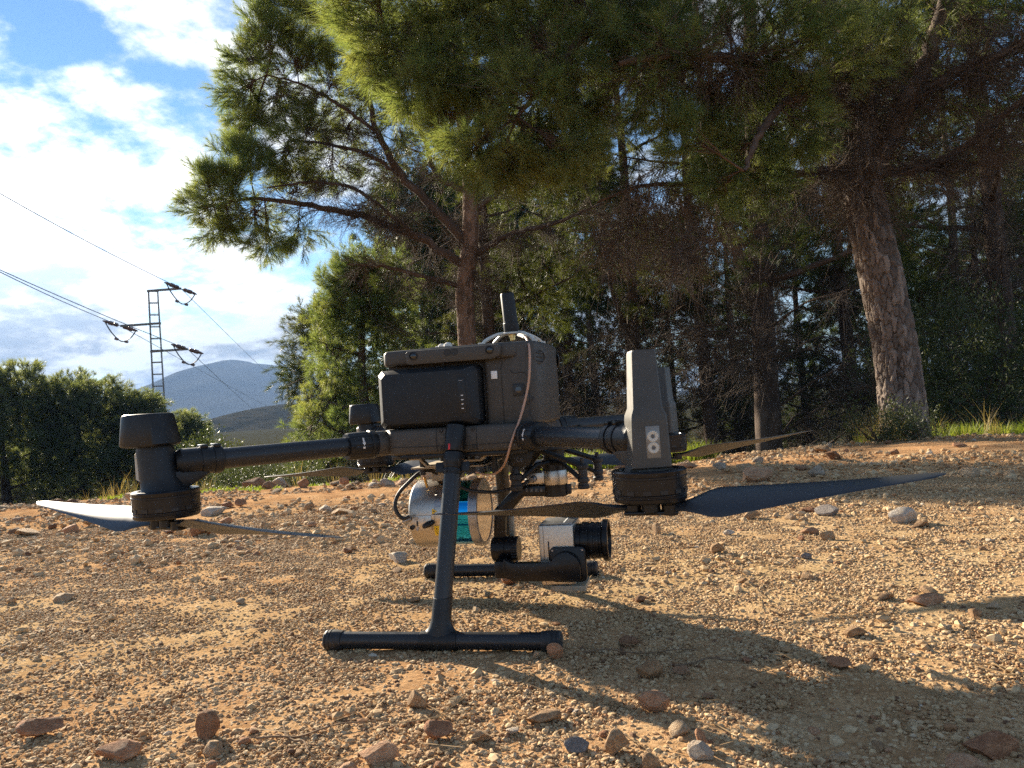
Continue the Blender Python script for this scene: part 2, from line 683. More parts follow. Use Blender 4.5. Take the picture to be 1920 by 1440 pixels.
# stones that one can point to: pixel of the foot, width and height in the photograph, colour, label
HERO = [
    (1215, 1280, 56, 46, 'tan', 'large smooth orange-brown stone in the drone shadow, off the end of the near skid'),
    (1041, 1241, 37, 34, 'red', 'rounded pinkish stone touching the front cap of the near skid'),
    (1006, 1236, 16, 16, 'tan', 'little tan stone just left of the rounded stone at the near skid cap'),
    (1182, 1214, 42, 26, 'brown', 'lumpy dark brown stone in shadow right of the near skid cap'),
    (782, 1332, 44, 40, 'tan', 'pale tan pointed stone lying alone below the near skid'),
    (745, 1056, 48, 26, 'pale', 'flat pale wedge stone beside the rear cap of the far skid'),
    (952, 1098, 38, 22, 'red', 'pinkish stone just in front of the far skid under the gimbal'),
    (1348, 1038, 31, 22, 'tan', 'smooth brown stone standing alone on open gravel right of the camera lens'),
    (1553, 1011, 28, 19, 'tan', 'rounded brown stone next to a flat dark one on open gravel'),
    (1521, 1002, 33, 16, 'brown', 'flat dark brown oval stone left of a rounded brown one'),
    (1511, 1050, 26, 14, 'grey', 'small dark grey stone with a pebble at its side on open gravel'),
    (1515, 1086, 34, 15, 'tan', 'low tan brick-shaped stone on open gravel above the propeller shadow'),
    (1412, 972, 36, 18, 'tan', 'brown stone half hidden under the wide front propeller blade'),
    (1700, 981, 70, 34, 'pale', 'broad pale angular rock on the gravel below the front propeller tip'),
    (1556, 967, 50, 22, 'grey', 'mottled grey rock between smaller stones below the front propeller blade'),
    (1506, 983, 20, 18, 'tan', 'small cube-like tan stone below the front propeller blade'),
    (1484, 975, 30, 15, 'tan', 'tan sloping stone touching the small cube-like one'),
    (1517, 962, 28, 14, 'red', 'reddish stone lying above the small cube-like tan stone'),
    (1232, 1000, 18, 24, 'tan', 'upright tan stone right of the camera lens'),
    (1732, 988, 34, 15, 'tan', 'tan stone at the foot of the broad pale angular rock'),
    (1738, 1138, 74, 22, 'red', 'low orange slab of rock on the right beneath the thin shadow line'),
    (1832, 1156, 30, 20, 'tan', 'sandy coloured round stone at the right edge'),
    (1610, 1196, 48, 22, 'tan', 'buff stone just outside the tip of the drone shadow'),
    (1575, 1258, 50, 26, 'red', 'rough reddish rock at the tip of the drone shadow'),
    (1640, 1236, 22, 20, 'tan', 'small tan stone right of the rough reddish rock'),
    (382, 1392, 58, 56, 'brown', 'big rounded brown stone at the bottom left, leaning on smaller ones'),
    (394, 1424, 52, 32, 'tan', 'tan stone at the foot of the big rounded brown one'),
    (205, 1436, 84, 42, 'red', 'long dark red slab at the bottom left edge'),
    (818, 1394, 62, 42, 'red', 'angular orange rock at the bottom, below the pointed tan stone'),
    (902, 1392, 42, 28, 'tan', 'tan rock right of the angular orange rock at the bottom'),
    (700, 1440, 80, 40, 'red', 'broken reddish rock at the bottom edge left of centre'),
    (1228, 1340, 66, 44, 'red', 'knobbly red rock in the shadow below the large smooth stone'),
    (1158, 1418, 52, 52, 'tan', 'orange upright stone at the bottom, left of a thin standing one'),
    (1315, 1412, 24, 48, 'red', 'thin upright sliver of reddish stone standing at the bottom'),
    (1082, 1410, 54, 26, 'grey', 'grey-white stone at the bottom among orange ones'),
    (1012, 1366, 76, 30, 'tan', 'long orange and white stone left of the grey-white one at the bottom'),
    (1218, 1440, 46, 36, 'tan', 'blocky tan stone at the bottom edge between two upright ones'),
    (1280, 1268, 36, 18, 'brown', 'flat brown stone in shadow right of the large smooth stone'),
    (60, 1388, 90, 38, 'red', 'wide reddish rock at the left edge near the bottom'),
    (40, 1006, 60, 16, 'tan', 'low tan rock at the left edge under the rear propeller tip'),
    (128, 1000, 46, 20, 'red', 'reddish rock under the rear propeller blade at left'),
    (108, 1128, 60, 18, 'tan', 'flat tan stone low on the left gravel'),
    (470, 917, 44, 26, 'red', 'dark red angular rock on the verge behind the rear arm'),
    (516, 914, 62, 22, 'pale', 'pale grey rock on the verge with a red lump before it'),
    (500, 917, 30, 18, 'brown', 'red-brown lump in front of the pale grey verge rock'),
    (565, 914, 28, 20, 'red', 'red stone on the verge under the far rear propeller'),
    (644, 914, 24, 22, 'red', 'upright red stone on the verge behind the rear arm sleeve'),
    (657, 917, 26, 12, 'tan', 'low tan stone right of the upright red one on the verge'),
    (448, 950, 24, 18, 'red', 'reddish stone on the slope right of the rear motor'),
    (424, 952, 22, 14, 'red', 'dull red stone left of a twin on the slope by the rear motor'),
    (418, 982, 26, 14, 'red', 'red stone just above the rear propeller blade'),
    (491, 990, 20, 16, 'tan', 'orange-tan squarish stone above the rear propeller blade'),
    (580, 957, 24, 16, 'tan', 'tan stone at the start of a ridge of flat stones on the slope'),
    (605, 962, 44, 16, 'pale', 'flat pale stone in the ridge of stones on the slope'),
    (640, 966, 50, 14, 'tan', 'long flat stone at the end of the ridge of stones on the slope'),
    (770, 1130, 30, 12, 'tan', 'low tan chip left of the near leg'),
    (650, 1038, 24, 12, 'red', 'orange stone on the gravel behind the near skid'),
    (1532, 893, 36, 24, 'pale', 'pale rock standing up on the verge left of the big pine'),
    (1398, 885, 32, 18, 'tan', 'tan rock on the verge between the far propeller and the big pine'),
    (1290, 878, 38, 16, 'red', 'red rock by the green grass at the front motor'),
    (1352, 880, 30, 18, 'pale', 'pale stone on the verge right of the front motor'),
    (1440, 890, 40, 20, 'tan', 'broad tan rock on the verge below the far propeller tip'),
    (1330, 1310, 26, 12, 'brown', 'dark chip of stone lying deep in the drone shadow'),
    (1400, 1245, 22, 10, 'red', 'small red chip inside the drone shadow'),
    (1665, 1125, 40, 16, 'tan', 'flat buff stone left of the low orange slab'),
    (1860, 1420, 110, 46, 'red', 'large smooth red slab of bedrock at the bottom right corner'),
]
rs = np.random.default_rng(55)
occupied = []
for i, (px, py, w, h, c, lab) in enumerate(HERO):
    p = at_z(px, py, 0.0)
    # walk the ray down to the real terrain
    d = ray(px, py)
    t = 0.4
    while t < 9 and CAM[2] + d[2] * t > float(ground_z(CAM[0] + d[0] * t, CAM[1] + d[1] * t)) + .002:
        t += .01
    if t >= 9:
        t = 4.4
    x, y = CAM[0] + d[0] * t, CAM[1] + d[1] * t
    sx = w / FPX * t / 2 * 1.08
    sz = h / FPX * t / 2 * 1.12
    sy = sx * rs.uniform(.6, .9)
    y += sy * .6
    put_stone(ROCKS[c][i % 5], x, y, (sx, sy, sz), 1, rs.uniform(-.5, .5), .32, rs.uniform(-.12, .12), label=lab, category='stone')
    occupied.append((x, y, sx))

# the other loose stones, alike among themselves
ZONES = {
    'verge': ('%s stone among the many strewn along the stony far verge', 'stones strewn along the far verge'),
    'middle': ('small %s stone scattered on the open gravel around the drone', 'stones scattered around the drone'),
    'front': ('loose %s stone in the rubble along the front edge of the gravel', 'rubble stones at the front edge'),
}


def scatter(zone, count, dlo, dhi, smin, smax, cols):
    made = 0
    while made < count:
        d = math.sqrt(rs.uniform(dlo ** 2, dhi ** 2))
        s = rs.uniform(-1, 1) * (.70 * d + .02)
        x = CAM[0] + FWH[0] * d + FWH[1] * s
        y = CAM[1] + FWH[1] * d - FWH[0] * s
        if abs(x - .005) < .2 and min(abs(y + .2057), abs(y - .2057)) < .04:
            continue
        if any((x - a) ** 2 + (y - b) ** 2 < (c + .012) ** 2 for a, b, c in occupied):
            continue
        sz = smin * (smax / smin) ** (rs.random() ** 1.7)
        c = cols[rs.integers(len(cols))]
        put_stone(SMALL_ROCKS[c][rs.integers(7)], x, y, (sz * rs.uniform(.8, 1.35), sz * rs.uniform(.7, 1.1), sz * rs.uniform(.4, .75)), 1, rs.uniform(0, 6.28), .2, rs.uniform(-.35, .35), label=ZONES[zone][0] % {'red': 'reddish', 'tan': 'tan', 'pale': 'pale', 'grey': 'grey', 'brown': 'dark brown'}[c], category='stone', group=ZONES[zone][1])
        made += 1


scatter('verge', 105, 2.1, 4.9, .014, .05, ['red', 'red', 'tan', 'tan', 'pale', 'brown'])
scatter('middle', 55, .95, 2.1, .005, .013, ['tan', 'tan', 'red', 'tan', 'pale', 'brown'])
scatter('front', 72, .54, .80, .004, .014, ['red', 'red', 'tan', 'tan', 'tan', 'pale'])


# ------------------------------------------------------------------ geometry-node scatter of small stuff
def scatter_tree(name, templates):
    """node group that sets one of the template shapes on every point (attributes: rot, size, pick)"""
    g = bpy.data.node_groups.new(name, 'GeometryNodeTree')
    g.interface.new_socket('Geometry', in_out='INPUT', socket_type='NodeSocketGeometry')
    g.interface.new_socket('Geometry', in_out='OUTPUT', socket_type='NodeSocketGeometry')
    n, l = g.nodes, g.links
    gi, go = n.new('NodeGroupInput'), n.new('NodeGroupOutput')
    iop = n.new('GeometryNodeInstanceOnPoints')
    l.new(gi.outputs[0], iop.inputs['Points'])
    join = n.new('GeometryNodeJoinGeometry')
    for t in reversed(templates):
        oi = n.new('GeometryNodeObjectInfo')
        oi.inputs['Object'].default_value = t
        oi.inputs['As Instance'].default_value = False
        gti = n.new('GeometryNodeGeometryToInstance')
        l.new(oi.outputs['Geometry'], gti.inputs[0])
        l.new(gti.outputs[0], join.inputs[0])
    l.new(join.outputs[0], iop.inputs['Instance'])
    iop.inputs['Pick Instance'].default_value = True

    def attr(nm, typ):
        a = n.new('GeometryNodeInputNamedAttribute')
        a.data_type = typ
        a.inputs['Name'].default_value = nm
        return a.outputs['Attribute']
    l.new(attr('pick', 'INT'), iop.inputs['Instance Index'])
    e = n.new('FunctionNodeEulerToRotation')
    l.new(attr('rot', 'FLOAT_VECTOR'), e.inputs[0])
    l.new(e.outputs[0], iop.inputs['Rotation'])
    l.new(attr('size', 'FLOAT_VECTOR'), iop.inputs['Scale'])
    l.new(iop.outputs[0], go.inputs[0])
    return g


def template(name, me):
    return bpy.data.objects.new(name, me)       # lives only as a shape for the scatter, not in the scene


def scatter_object(name, group, pts, rot, size, pick, parent=None, **props):
    pts, rot = np.asarray(pts, np.float32), np.asarray(rot, np.float32)
    size = np.asarray(size, np.float32)
    if size.ndim == 1:
        size = np.repeat(size[:, None], 3, 1)
    me = bpy.data.meshes.new(name)
    me.vertices.add(len(pts))
    me.vertices.foreach_set('co', pts.ravel())
    for nm, typ, arr, fld in (('rot', 'FLOAT_VECTOR', rot, 'vector'), ('size', 'FLOAT_VECTOR', size, 'vector'), ('pick', 'INT', np.asarray(pick, np.int32), 'value')):
        a = me.attributes.new(nm, typ, 'POINT')
        a.data.foreach_set(fld, arr.ravel())
    me.update()
    o = link(name, me, parent, **props)
    md = o.modifiers.new('scatter', 'NODES')
    md.node_group = group
    return o


def pebble_material():
    m = material('pebbles', (.4, .3, .2), .92, spec=.2)
    n, l, b = nodes_of(m)
    at = N(n, 'ShaderNodeAttribute', attribute_name='tone')
    c = ramp(n, l, at.outputs['Fac'], [(0, (.14, .085, .055)), (.12, (.30, .155, .075)), (.35, (.44, .28, .145)), (.6, (.52, .37, .205)), (.8, (.57, .42, .25)), (.95, (.55, .41, .25)), (1, (.56, .47, .36))])
    geo = N(n, 'ShaderNodeNewGeometry')
    f = add_noise(n, l, 260, 4, .6, vec=geo.outputs['Position'])
    g = N(n, 'ShaderNodeMix', data_type='RGBA', blend_type='MULTIPLY')
    g.inputs['Factor'].default_value = .6
    l.new(c, g.inputs['A'])
    l.new(ramp(n, l, f, [(.3, (.55, .5, .45)), (.65, (1, 1, 1))]), g.inputs['B'])
    l.new(g.outputs['Result'], b.inputs['Base Color'])
    return m


PEBBLE = pebble_material()


def pebble_patch(r, count, rad, smin, smax):
    V, F, T = [], [], []
    base = 0
    shapes = [rock_shape(1, r, 5, .0) for _ in range(10)]
    for _ in range(count):
        v, f = shapes[r.integers(10)]
        a = r.uniform(0, 6.28)
        q = rad * math.sqrt(r.random())
        s = smin * (smax / smin) ** (r.random() ** 2.2)
        sc = np.array([r.uniform(.8, 1.4), r.uniform(.7, 1.1), r.uniform(.45, .85)]) * s
        rz = r.uniform(0, 6.28)
        c, sn = math.cos(rz), math.sin(rz)
        w = v * sc
        tx = r.uniform(-.5, .5)
        w = w @ np.array([[1, 0, 0], [0, math.cos(tx), math.sin(tx)], [0, -math.sin(tx), math.cos(tx)]])
        w = w @ np.array([[c, sn, 0], [-sn, c, 0], [0, 0, 1]])
        w = w + np.array([q * math.cos(a), q * math.sin(a), sc[2] * r.uniform(.1, .7)])
        V.append(w)
        F.append(f + base)
        base += len(v)
        T += [float(np.clip(r.normal(.52, .20), 0, 1))] * len(v)
    me = mesh_from('pebbles', np.concatenate(V), np.concatenate(F), PEBBLE, False)
    a = me.attributes.new('tone', 'FLOAT', 'POINT')
    a.data.foreach_set('value', np.array(T, np.float32))
    return me


rg = np.random.default_rng(202)
fine_t = [template('pebble_patch', pebble_patch(rg, 170, .10, .0010, .0037)) for _ in range(4)]
coarse_t = [template('pebble_patch', pebble_patch(rg, 50, .13, .0022, .0085)) for _ in range(3)]
rough_t = [template('pebble_patch', pebble_patch(rg, 40, .2, .004, .017)) for _ in range(3)]


def lay(group, name, count, dlo, dhi, npick, label, power=2.0, patchy=0.0):
    d = (rg.uniform(dlo ** power, dhi ** power, count)) ** (1 / power)
    s = rg.uniform(-1, 1, count) * (.72 * d + .08)
    x = CAM[0] + FWH[0] * d + FWH[1] * s
    y = CAM[1] + FWH[1] * d - FWH[0] * s
    if patchy:
        keep = fbm(x, y, 2.3, 77, 3) + rg.uniform(-.12, .12, count) > patchy
        x, y = x[keep], y[keep]
    z = ground_z(x, y)
    e = .06
    gx = (ground_z(x + e, y) - ground_z(x - e, y)) / (2 * e)
    gy = (ground_z(x, y + e) - ground_z(x, y - e)) / (2 * e)
    rot = np.stack([np.arctan(gy), -np.arctan(gx), np.zeros_like(x)], 1)
    # turn each patch about the vertical as well (small slopes: order does not matter)
    rz = rg.uniform(0, 6.28, len(x))
    rot[:, 0], rot[:, 1] = rot[:, 0] * np.cos(rz) - rot[:, 1] * np.sin(rz) * -1, rot[:, 1] * np.cos(rz) - rot[:, 0] * np.sin(rz)
    rot[:, 2] = rz
    scatter_object(name, group, np.stack([x, y, z - .0006], 1), rot, rg.uniform(.8, 1.25, len(x)), rg.integers(0, npick, len(x)), kind='stuff', label=label)


lay(scatter_tree('fine_gravel', fine_t), 'fine_gravel', 3000, .42, 2.6, 4, 'fine sandy grit covering the track', 1.7, .22)
lay(scatter_tree('coarse_gravel', coarse_t), 'gravel', 850, .42, 5.2, 3, 'loose gravel of tan and reddish pebbles', 2.0, .50)
lay(scatter_tree('rough_gravel', rough_t), 'verge_gravel', 700, 1.9, 5.3, 3, 'coarse reddish gravel towards the verge', 2.0, .42)


# ------------------------------------------------------------------ fallen twigs and needle litter
STRAW = material('fallen_twig', (.20, .135, .085), .85, spec=.1)
LITTER = material('needle_litter', (.26, .17, .085), .8, spec=.1)
TWIGS = [(1320, 1076, .035, 'short dark twig lying on open gravel above the drone shadow'), (585, 1372, .11, 'long dry stalk at the bottom left of the near skid'), (560, 1392, .09, 'dry stalk crossing the long one at the bottom'), (610, 1150, .03, 'pale straw chip left of the near leg foot'), (1345, 1238, .10, 'thin dark twig lying across the drone shadow'), (1660, 1009, .05, 'thin twig on the gravel below the broad pale rock'), (1200, 1221, .14, 'straight thin stalk pointing at the near skid cap'), (470, 1190, .03, 'bit of twig on the gravel left of the near skid'), (1480, 1150, .05, 'bent twig right above the edge of the drone shadow')]
for i, (px, py, ln, lab) in enumerate(TWIGS):
    p = at_z(px, py, .004)
    a = [.1, .5, -.7, .9, .25, -.3, .05, 1.2, -.2][i]
    b = B()
    pts = []
    for k in range(6):
        t = k / 5 - .5
        x, y = p[0] + math.cos(a) * ln * t, p[1] + math.sin(a) * ln * t + .004 * math.sin(k * 2.1 + i)
        pts.append((x, y, float(ground_z(x, y)) + .0045 + .002 * math.sin(k * 1.7 + i)))
    b.tube(pts, .0012, 6, 4, .0006)
    b.build('fallen_twig', STRAW, None, 60, label=lab, category='twig')


def litter_patch(r, count, rad):
    V, F = [], []
    for _ in range(count):
        c = np.array([r.uniform(-rad, rad), r.uniform(-rad, rad), r.uniform(.002, .007)])
        a = r.uniform(0, 6.28)
        d = np.array([math.cos(a), math.sin(a), r.uniform(-.1, .1)]) * r.uniform(.015, .035)
        s_ = np.array([-math.sin(a), math.cos(a), .3]) * .0006
        k = len(V)
        V += [c - d - s_, c - d + s_, c + d + s_, c + d - s_]
        F.append((k, k + 1, k + 2, k + 3))
    return mesh_from('litter', np.array(V), F, LITTER, False)


lay(scatter_tree('needle_litter', [template('litter', litter_patch(rg, 30, .16)) for _ in range(3)]), 'needle_litter', 260, .5, 5.0, 3, 'dry pine needles scattered over the gravel', 2.0, .5)
# ------------------------------------------------------------------ the drone
SHELL = worn('grey_shell', (.066, .060, .052), .46, .12, 40, spec=.25)
BLACK = worn('black_plastic', (.011, .012, .013), .42, .25, 70, spec=.35)
SATIN = worn('satin_black', (.006, .006, .007), .32, .25, 70, spec=.35)
BATT = worn('battery_black', (.014, .016, .018), .5, .15, 50, spec=.3)
RUBBER = worn('rubber', (.009, .009, .010), .55, .3, 90, dust=.012)
ALU = worn('silver_metal', (.48, .445, .395), .36, .07, 160, metal=1.0)
MIRROR = worn('polished_metal', (.72, .66, .58), .10, .04, 90, metal=1.0)
GREYMET = worn('grey_band', (.34, .34, .35), .35, .08, 120, metal=.8)
BEIGE = worn('beige_bracket', (.34, .28, .20), .5, .08, 80)
WHITE = material('white_print', (.75, .75, .73), .5)
RED = material('red_mark', (.62, .03, .03), .45)
YELLOW = material('yellow_sticker', (.75, .50, .02), .45)
INK = material('black_ink', (.01, .01, .01), .5)
GLASS = material('dark_lens', (.006, .007, .009), .06, spec=.8)
BLUE = material('blue_window', (.015, .30, .62), .05, 1.0)
COAX = worn('brown_coax', (.46, .28, .19), .4, .12, 90)
STRAP = worn('pale_strap', (.62, .58, .50), .45, .08, 90)
GOLD = material('brass', (.72, .50, .20), .3, 1.0)
DARKSHELL = worn('dark_shell', (.060, .058, .052), .42, .12, 40, spec=.3)
DIMGREY = material('dim_grey', (.10, .10, .10), .5)
LAMP = material('frosted_lamp', (.50, .48, .42), .35)
LENSW = material('clear_cover', (.17, .165, .15), .15, spec=.6)


def carbon():
    m = material('carbon_tube', (.016, .018, .021), .34, spec=.45)
    n, l, b = nodes_of(m)
    tc = N(n, 'ShaderNodeTexCoord')
    w = N(n, 'ShaderNodeTexWave', bands_direction='DIAGONAL')
    w.inputs['Scale'].default_value = 110
    w.inputs['Distortion'].default_value = 1.0
    l.new(tc.outputs['Object'], w.inputs['Vector'])
    l.new(ramp(n, l, w.outputs['Fac'], [(.2, (.013, .0145, .017)), (.8, (.019, .021, .024))]), b.inputs['Base Color'])
    mr = N(n, 'ShaderNodeMapRange')
    l.new(add_noise(n, l, 90, 4), mr.inputs[0])
    mr.inputs[3].default_value, mr.inputs[4].default_value = .26, .5
    l.new(mr.outputs[0], b.inputs['Roughness'])
    return m


CARBON = carbon()
BLADE = worn('blade_composite', (.030, .034, .040), .40, .12, 50, spec=.45)

drone = empty('camera_drone', (0, 0, 0), label='dark grey four-rotor drone with laser scanner and camera standing on the gravel', category='drone')

# --- fuselage
fus = B().box((-.095, -.082, .2885), (.068, .082, .3985), .005).build('fuselage', SHELL, drone)
nose = [(.060, -.098), (.122, -.099), (.134, -.092), (.1395, -.075), (.142, -.04), (.1425, 0), (.142, .04), (.1395, .075), (.134, .092), (.122, .099), (.060, .098)]
B().prism(nose, 'XY', .2875, .4085, .006, 3).build('nose_block', SHELL, fus)
top = [(-.099, -.085), (-.088, -.107), (.095, -.110), (.112, -.0985), (.112, .0985), (.095, .110), (-.088, .107), (-.099, .085)]
bar = B().prism(top, 'XY', .3855, .4080, .005, 3).build('sensor_bar', SHELL, fus)
B().box((-.088, -.075, .4075), (.1, .075, .4105), .0015).build('top_plate', SHELL, fus)
for s in (-1, 1):
    # raised sill that carries the side sensors
    B().prism([(-.052, .3865), (-.046, .3845), (.078, .3845), (.090, .3885), (.092, .4035), (.086, .4055), (-.048, .4055), (-.053, .4025)], 'XZ', s * .1175, s * .105, .0025).build('sensor_sill', SHELL, fus)
    for x in (-.0400, .0750):
        B().lathe((x, s * .1168, .3975), (0, s, 0), [(.0062, 0), (.0062, .0022), (.0052, .0024), (.0048, .0012)], 24).build('sensor_ring', INK, fus)
        B().lathe((x, s * .1168, .3975), (0, s, 0), [(.0049, 0), (.0049, .0010), (.003, .0019), (0, .0022)], 24).build('sensor_lens', GLASS, fus)
    for x in (.0122, .0228):
        B().lathe((x, s * .1168, .3985), (0, s, 0), [(.0052, 0), (.0052, .0014), (0, .0015)], 24).build('range_sensor', INK, fus)
    # panel lines and fittings on the nose side
    yy = s * .0993
    B().tube([(.0855, yy + s * .0006, .2925), (.0855, yy + s * .0006, .372), (.088, yy + s * .0006, .382)], .00035, 6, 1).build('seam', INK, fus)
    B().tube([(.098, yy + s * .0008, .369), (.104, yy + s * .0008, .3625), (.124, yy + s * .0004, .358), (.1245, yy + s * .0004, .300)], .0004, 6, 4).build('seam', INK, fus)
    B().box((.1015, min(yy, yy + s * .0022), .3300), (.1185, max(yy, yy + s * .0022), .3470), .0006).build('socket_cover', INK, fus)
    B().lathe((.110, yy + s * .002, .3385), (0, s, 0), [(.0045, 0), (.0045, .0008), (0, .0009)], 16).build('socket', GLASS, fus)
    B().tube([(.084, yy + s * .0012, .3905), (.094, yy + s * .0022, .3905), (.099, yy + s * .0015, .3900)], .0030, 10, 4).build('side_bulge', SHELL, fus)
    B().lathe((.1005, yy + s * .001, .3898), (0, s, 0), [(.0030, 0), (.0030, .0012), (0, .0013)], 16).build('hole', INK, fus)
    B().lathe((.1190, s * .0975, .325), (.12, s, 0), [(.009, 0), (.0085, .002), (.004, .0035), (0, .0038)], 20).build('side_boss', SHELL, fus)
    B().lathe((.1285, s * .0955, .3255), (.4, s, 0), [(.0022, 0), (.0022, .0014), (0, .0015)], 12).build('hole', INK, fus)
    # recessed grille of the cooling duct at the front corner
    fo = Vector((.1388, s * .078, .385))
    fn = Vector((.90, s * .44, 0)).normalized()
    B().lathe(fo - fn * .001, fn, [(.0150, 0), (.0150, .0020), (.0125, .0024), (.0120, .0008), (0, .0006)], 28, (1, .72)).build('duct_rim', SHELL, fus)
    for k in range(3):
        q = fo + Vector((0, 0, -.006 + .006 * k)) + fn * .0012
        B().obox(q, (.0012, .016, .0022), fn).build('duct_slat', INK, fus)
B().box((.0705, -.1000, .3565), (.0798, -.0985, .3680), .0004).build('white_sticker', WHITE, fus, label='plain white sticker on the side of the nose')
# small fittings on the roof
for x, y in ((-.01, -.07), (.004, -.085), (-.030, -.03)):
    B().lathe((x, y, .4095), (0, 0, 1), [(.0065, 0), (.006, .004), (.003, .0062), (0, .0066)], 20).build('roof_knob', STRAP, fus)
B().box((-.02, -.098, .4075), (.01, -.088, .4095), .0006).build('roof_tab', SHELL, fus)


# --- batteries, one on each side
def battery(s):
    def loop(x0, x1, z0, z1, y, c=.004):
        return [(x0 + c, y, z0), (x1 - c, y, z0), (x1, y, z0 + c), (x1, y, z1 - c), (x1 - c, y, z1), (x0 + c, y, z1), (x0, y, z1 - c), (x0, y, z0 + c)]
    b = B()
    b.loft([loop(-.0975, .0545, .2935, .3785, s * .083), loop(-.0985, .0565, .2925, .3790, s * .110, .006), loop(-.0965, .0545, .2940, .3775, s * .1155, .006), loop(-.0885, .0405, .2995, .3725, s * .1255, .006), loop(-.0865, .0385, .3010, .3710, s * .1262, .006)])
    o = b.build('battery', BATT, drone, 25)
    B().box((.0270, min(s * .1255, s * .1268), .3105), (.0385, max(s * .1255, s * .1268), .3615), .0003).build('indicator_strip', BLACK, o)
    for k in range(4):
        z = .3165 + k * .0062
        B().box((.0315, min(s * .1262, s * .1272), z), (.0348, max(s * .1262, s * .1272), z + .0011)).build('indicator_light', WHITE, o)
    B().box((.0295, min(s * .1262, s * .1270), .3565), (.0350, max(s * .1262, s * .1270), .3570)).build('button_mark', GREYMET, o)
    return o


battery(-1)
battery(1)

# --- lower hull with the roots of the arms
hull = B().prism([(-.104, -.092), (-.080, -.1215), (.108, -.1225), (.130, -.096), (.130, .096), (.108, .1225), (-.080, .1215), (-.104, .092)], 'XY', .2540, .2915, .006, 3).build('lower_hull', SHELL, drone)
B().prism([(-.09, -.10), (-.07, -.116), (.095, -.116), (.115, -.09), (.115, .09), (.095, .116), (-.07, .116), (-.09, .10)], 'XY', .2475, .2545, .002).build('belly_plate', BLACK, hull)
for s in (-1, 1):
    for x in (-.010, .050):
        B().tube([(x, s * .1226, .2565), (x - .001, s * .1229, .272), (x, s * .1226, .2895)], .0004, 6, 3).build('seam', INK, hull)
    B().tube([(-.079, s * .1222, .2660), (-.01, s * .1228, .2650), (.05, s * .1228, .2645), (.107, s * .1232, .2650)], .0004, 6, 2).build('seam', INK, hull)
    for x, z in ((-.0035, .2865), (.0445, .2865), (.0455, .2610), (-.003, .2610)):
        B().lathe((x, s * .1222, z), (0, s, 0), [(.0032, 0), (.0030, .0009), (.0012, .0010), (.0011, .0002), (0, .0002)], 16).build('screw', INK, hull)

MOT = (.2983, .3336)
ZARM = .2725


def text_mesh(name, body, size, mat, parent, loc, xdir, zdir, thick=.0003):
    c = bpy.data.curves.new(name, 'FONT')
    c.body = body
    c.size = size
    c.extrude = thick
    c.align_x = 'CENTER'
    c.align_y = 'CENTER'
    tmp = bpy.data.objects.new(name, c)
    COL.objects.link(tmp)
    dg = bpy.context.evaluated_depsgraph_get()
    me = bpy.data.meshes.new_from_object(tmp.evaluated_get(dg))
    bpy.data.objects.remove(tmp)
    x, z = Vector(xdir).normalized(), Vector(zdir).normalized()
    nrm = x.cross(z)
    me.transform(Matrix(((x.x, z.x, nrm.x, loc[0]), (x.y, z.y, nrm.y, loc[1]), (x.z, z.z, nrm.z, loc[2]), (0, 0, 0, 1))))
    me.materials.clear()
    me.materials.append(mat)
    return link(name, me, parent)


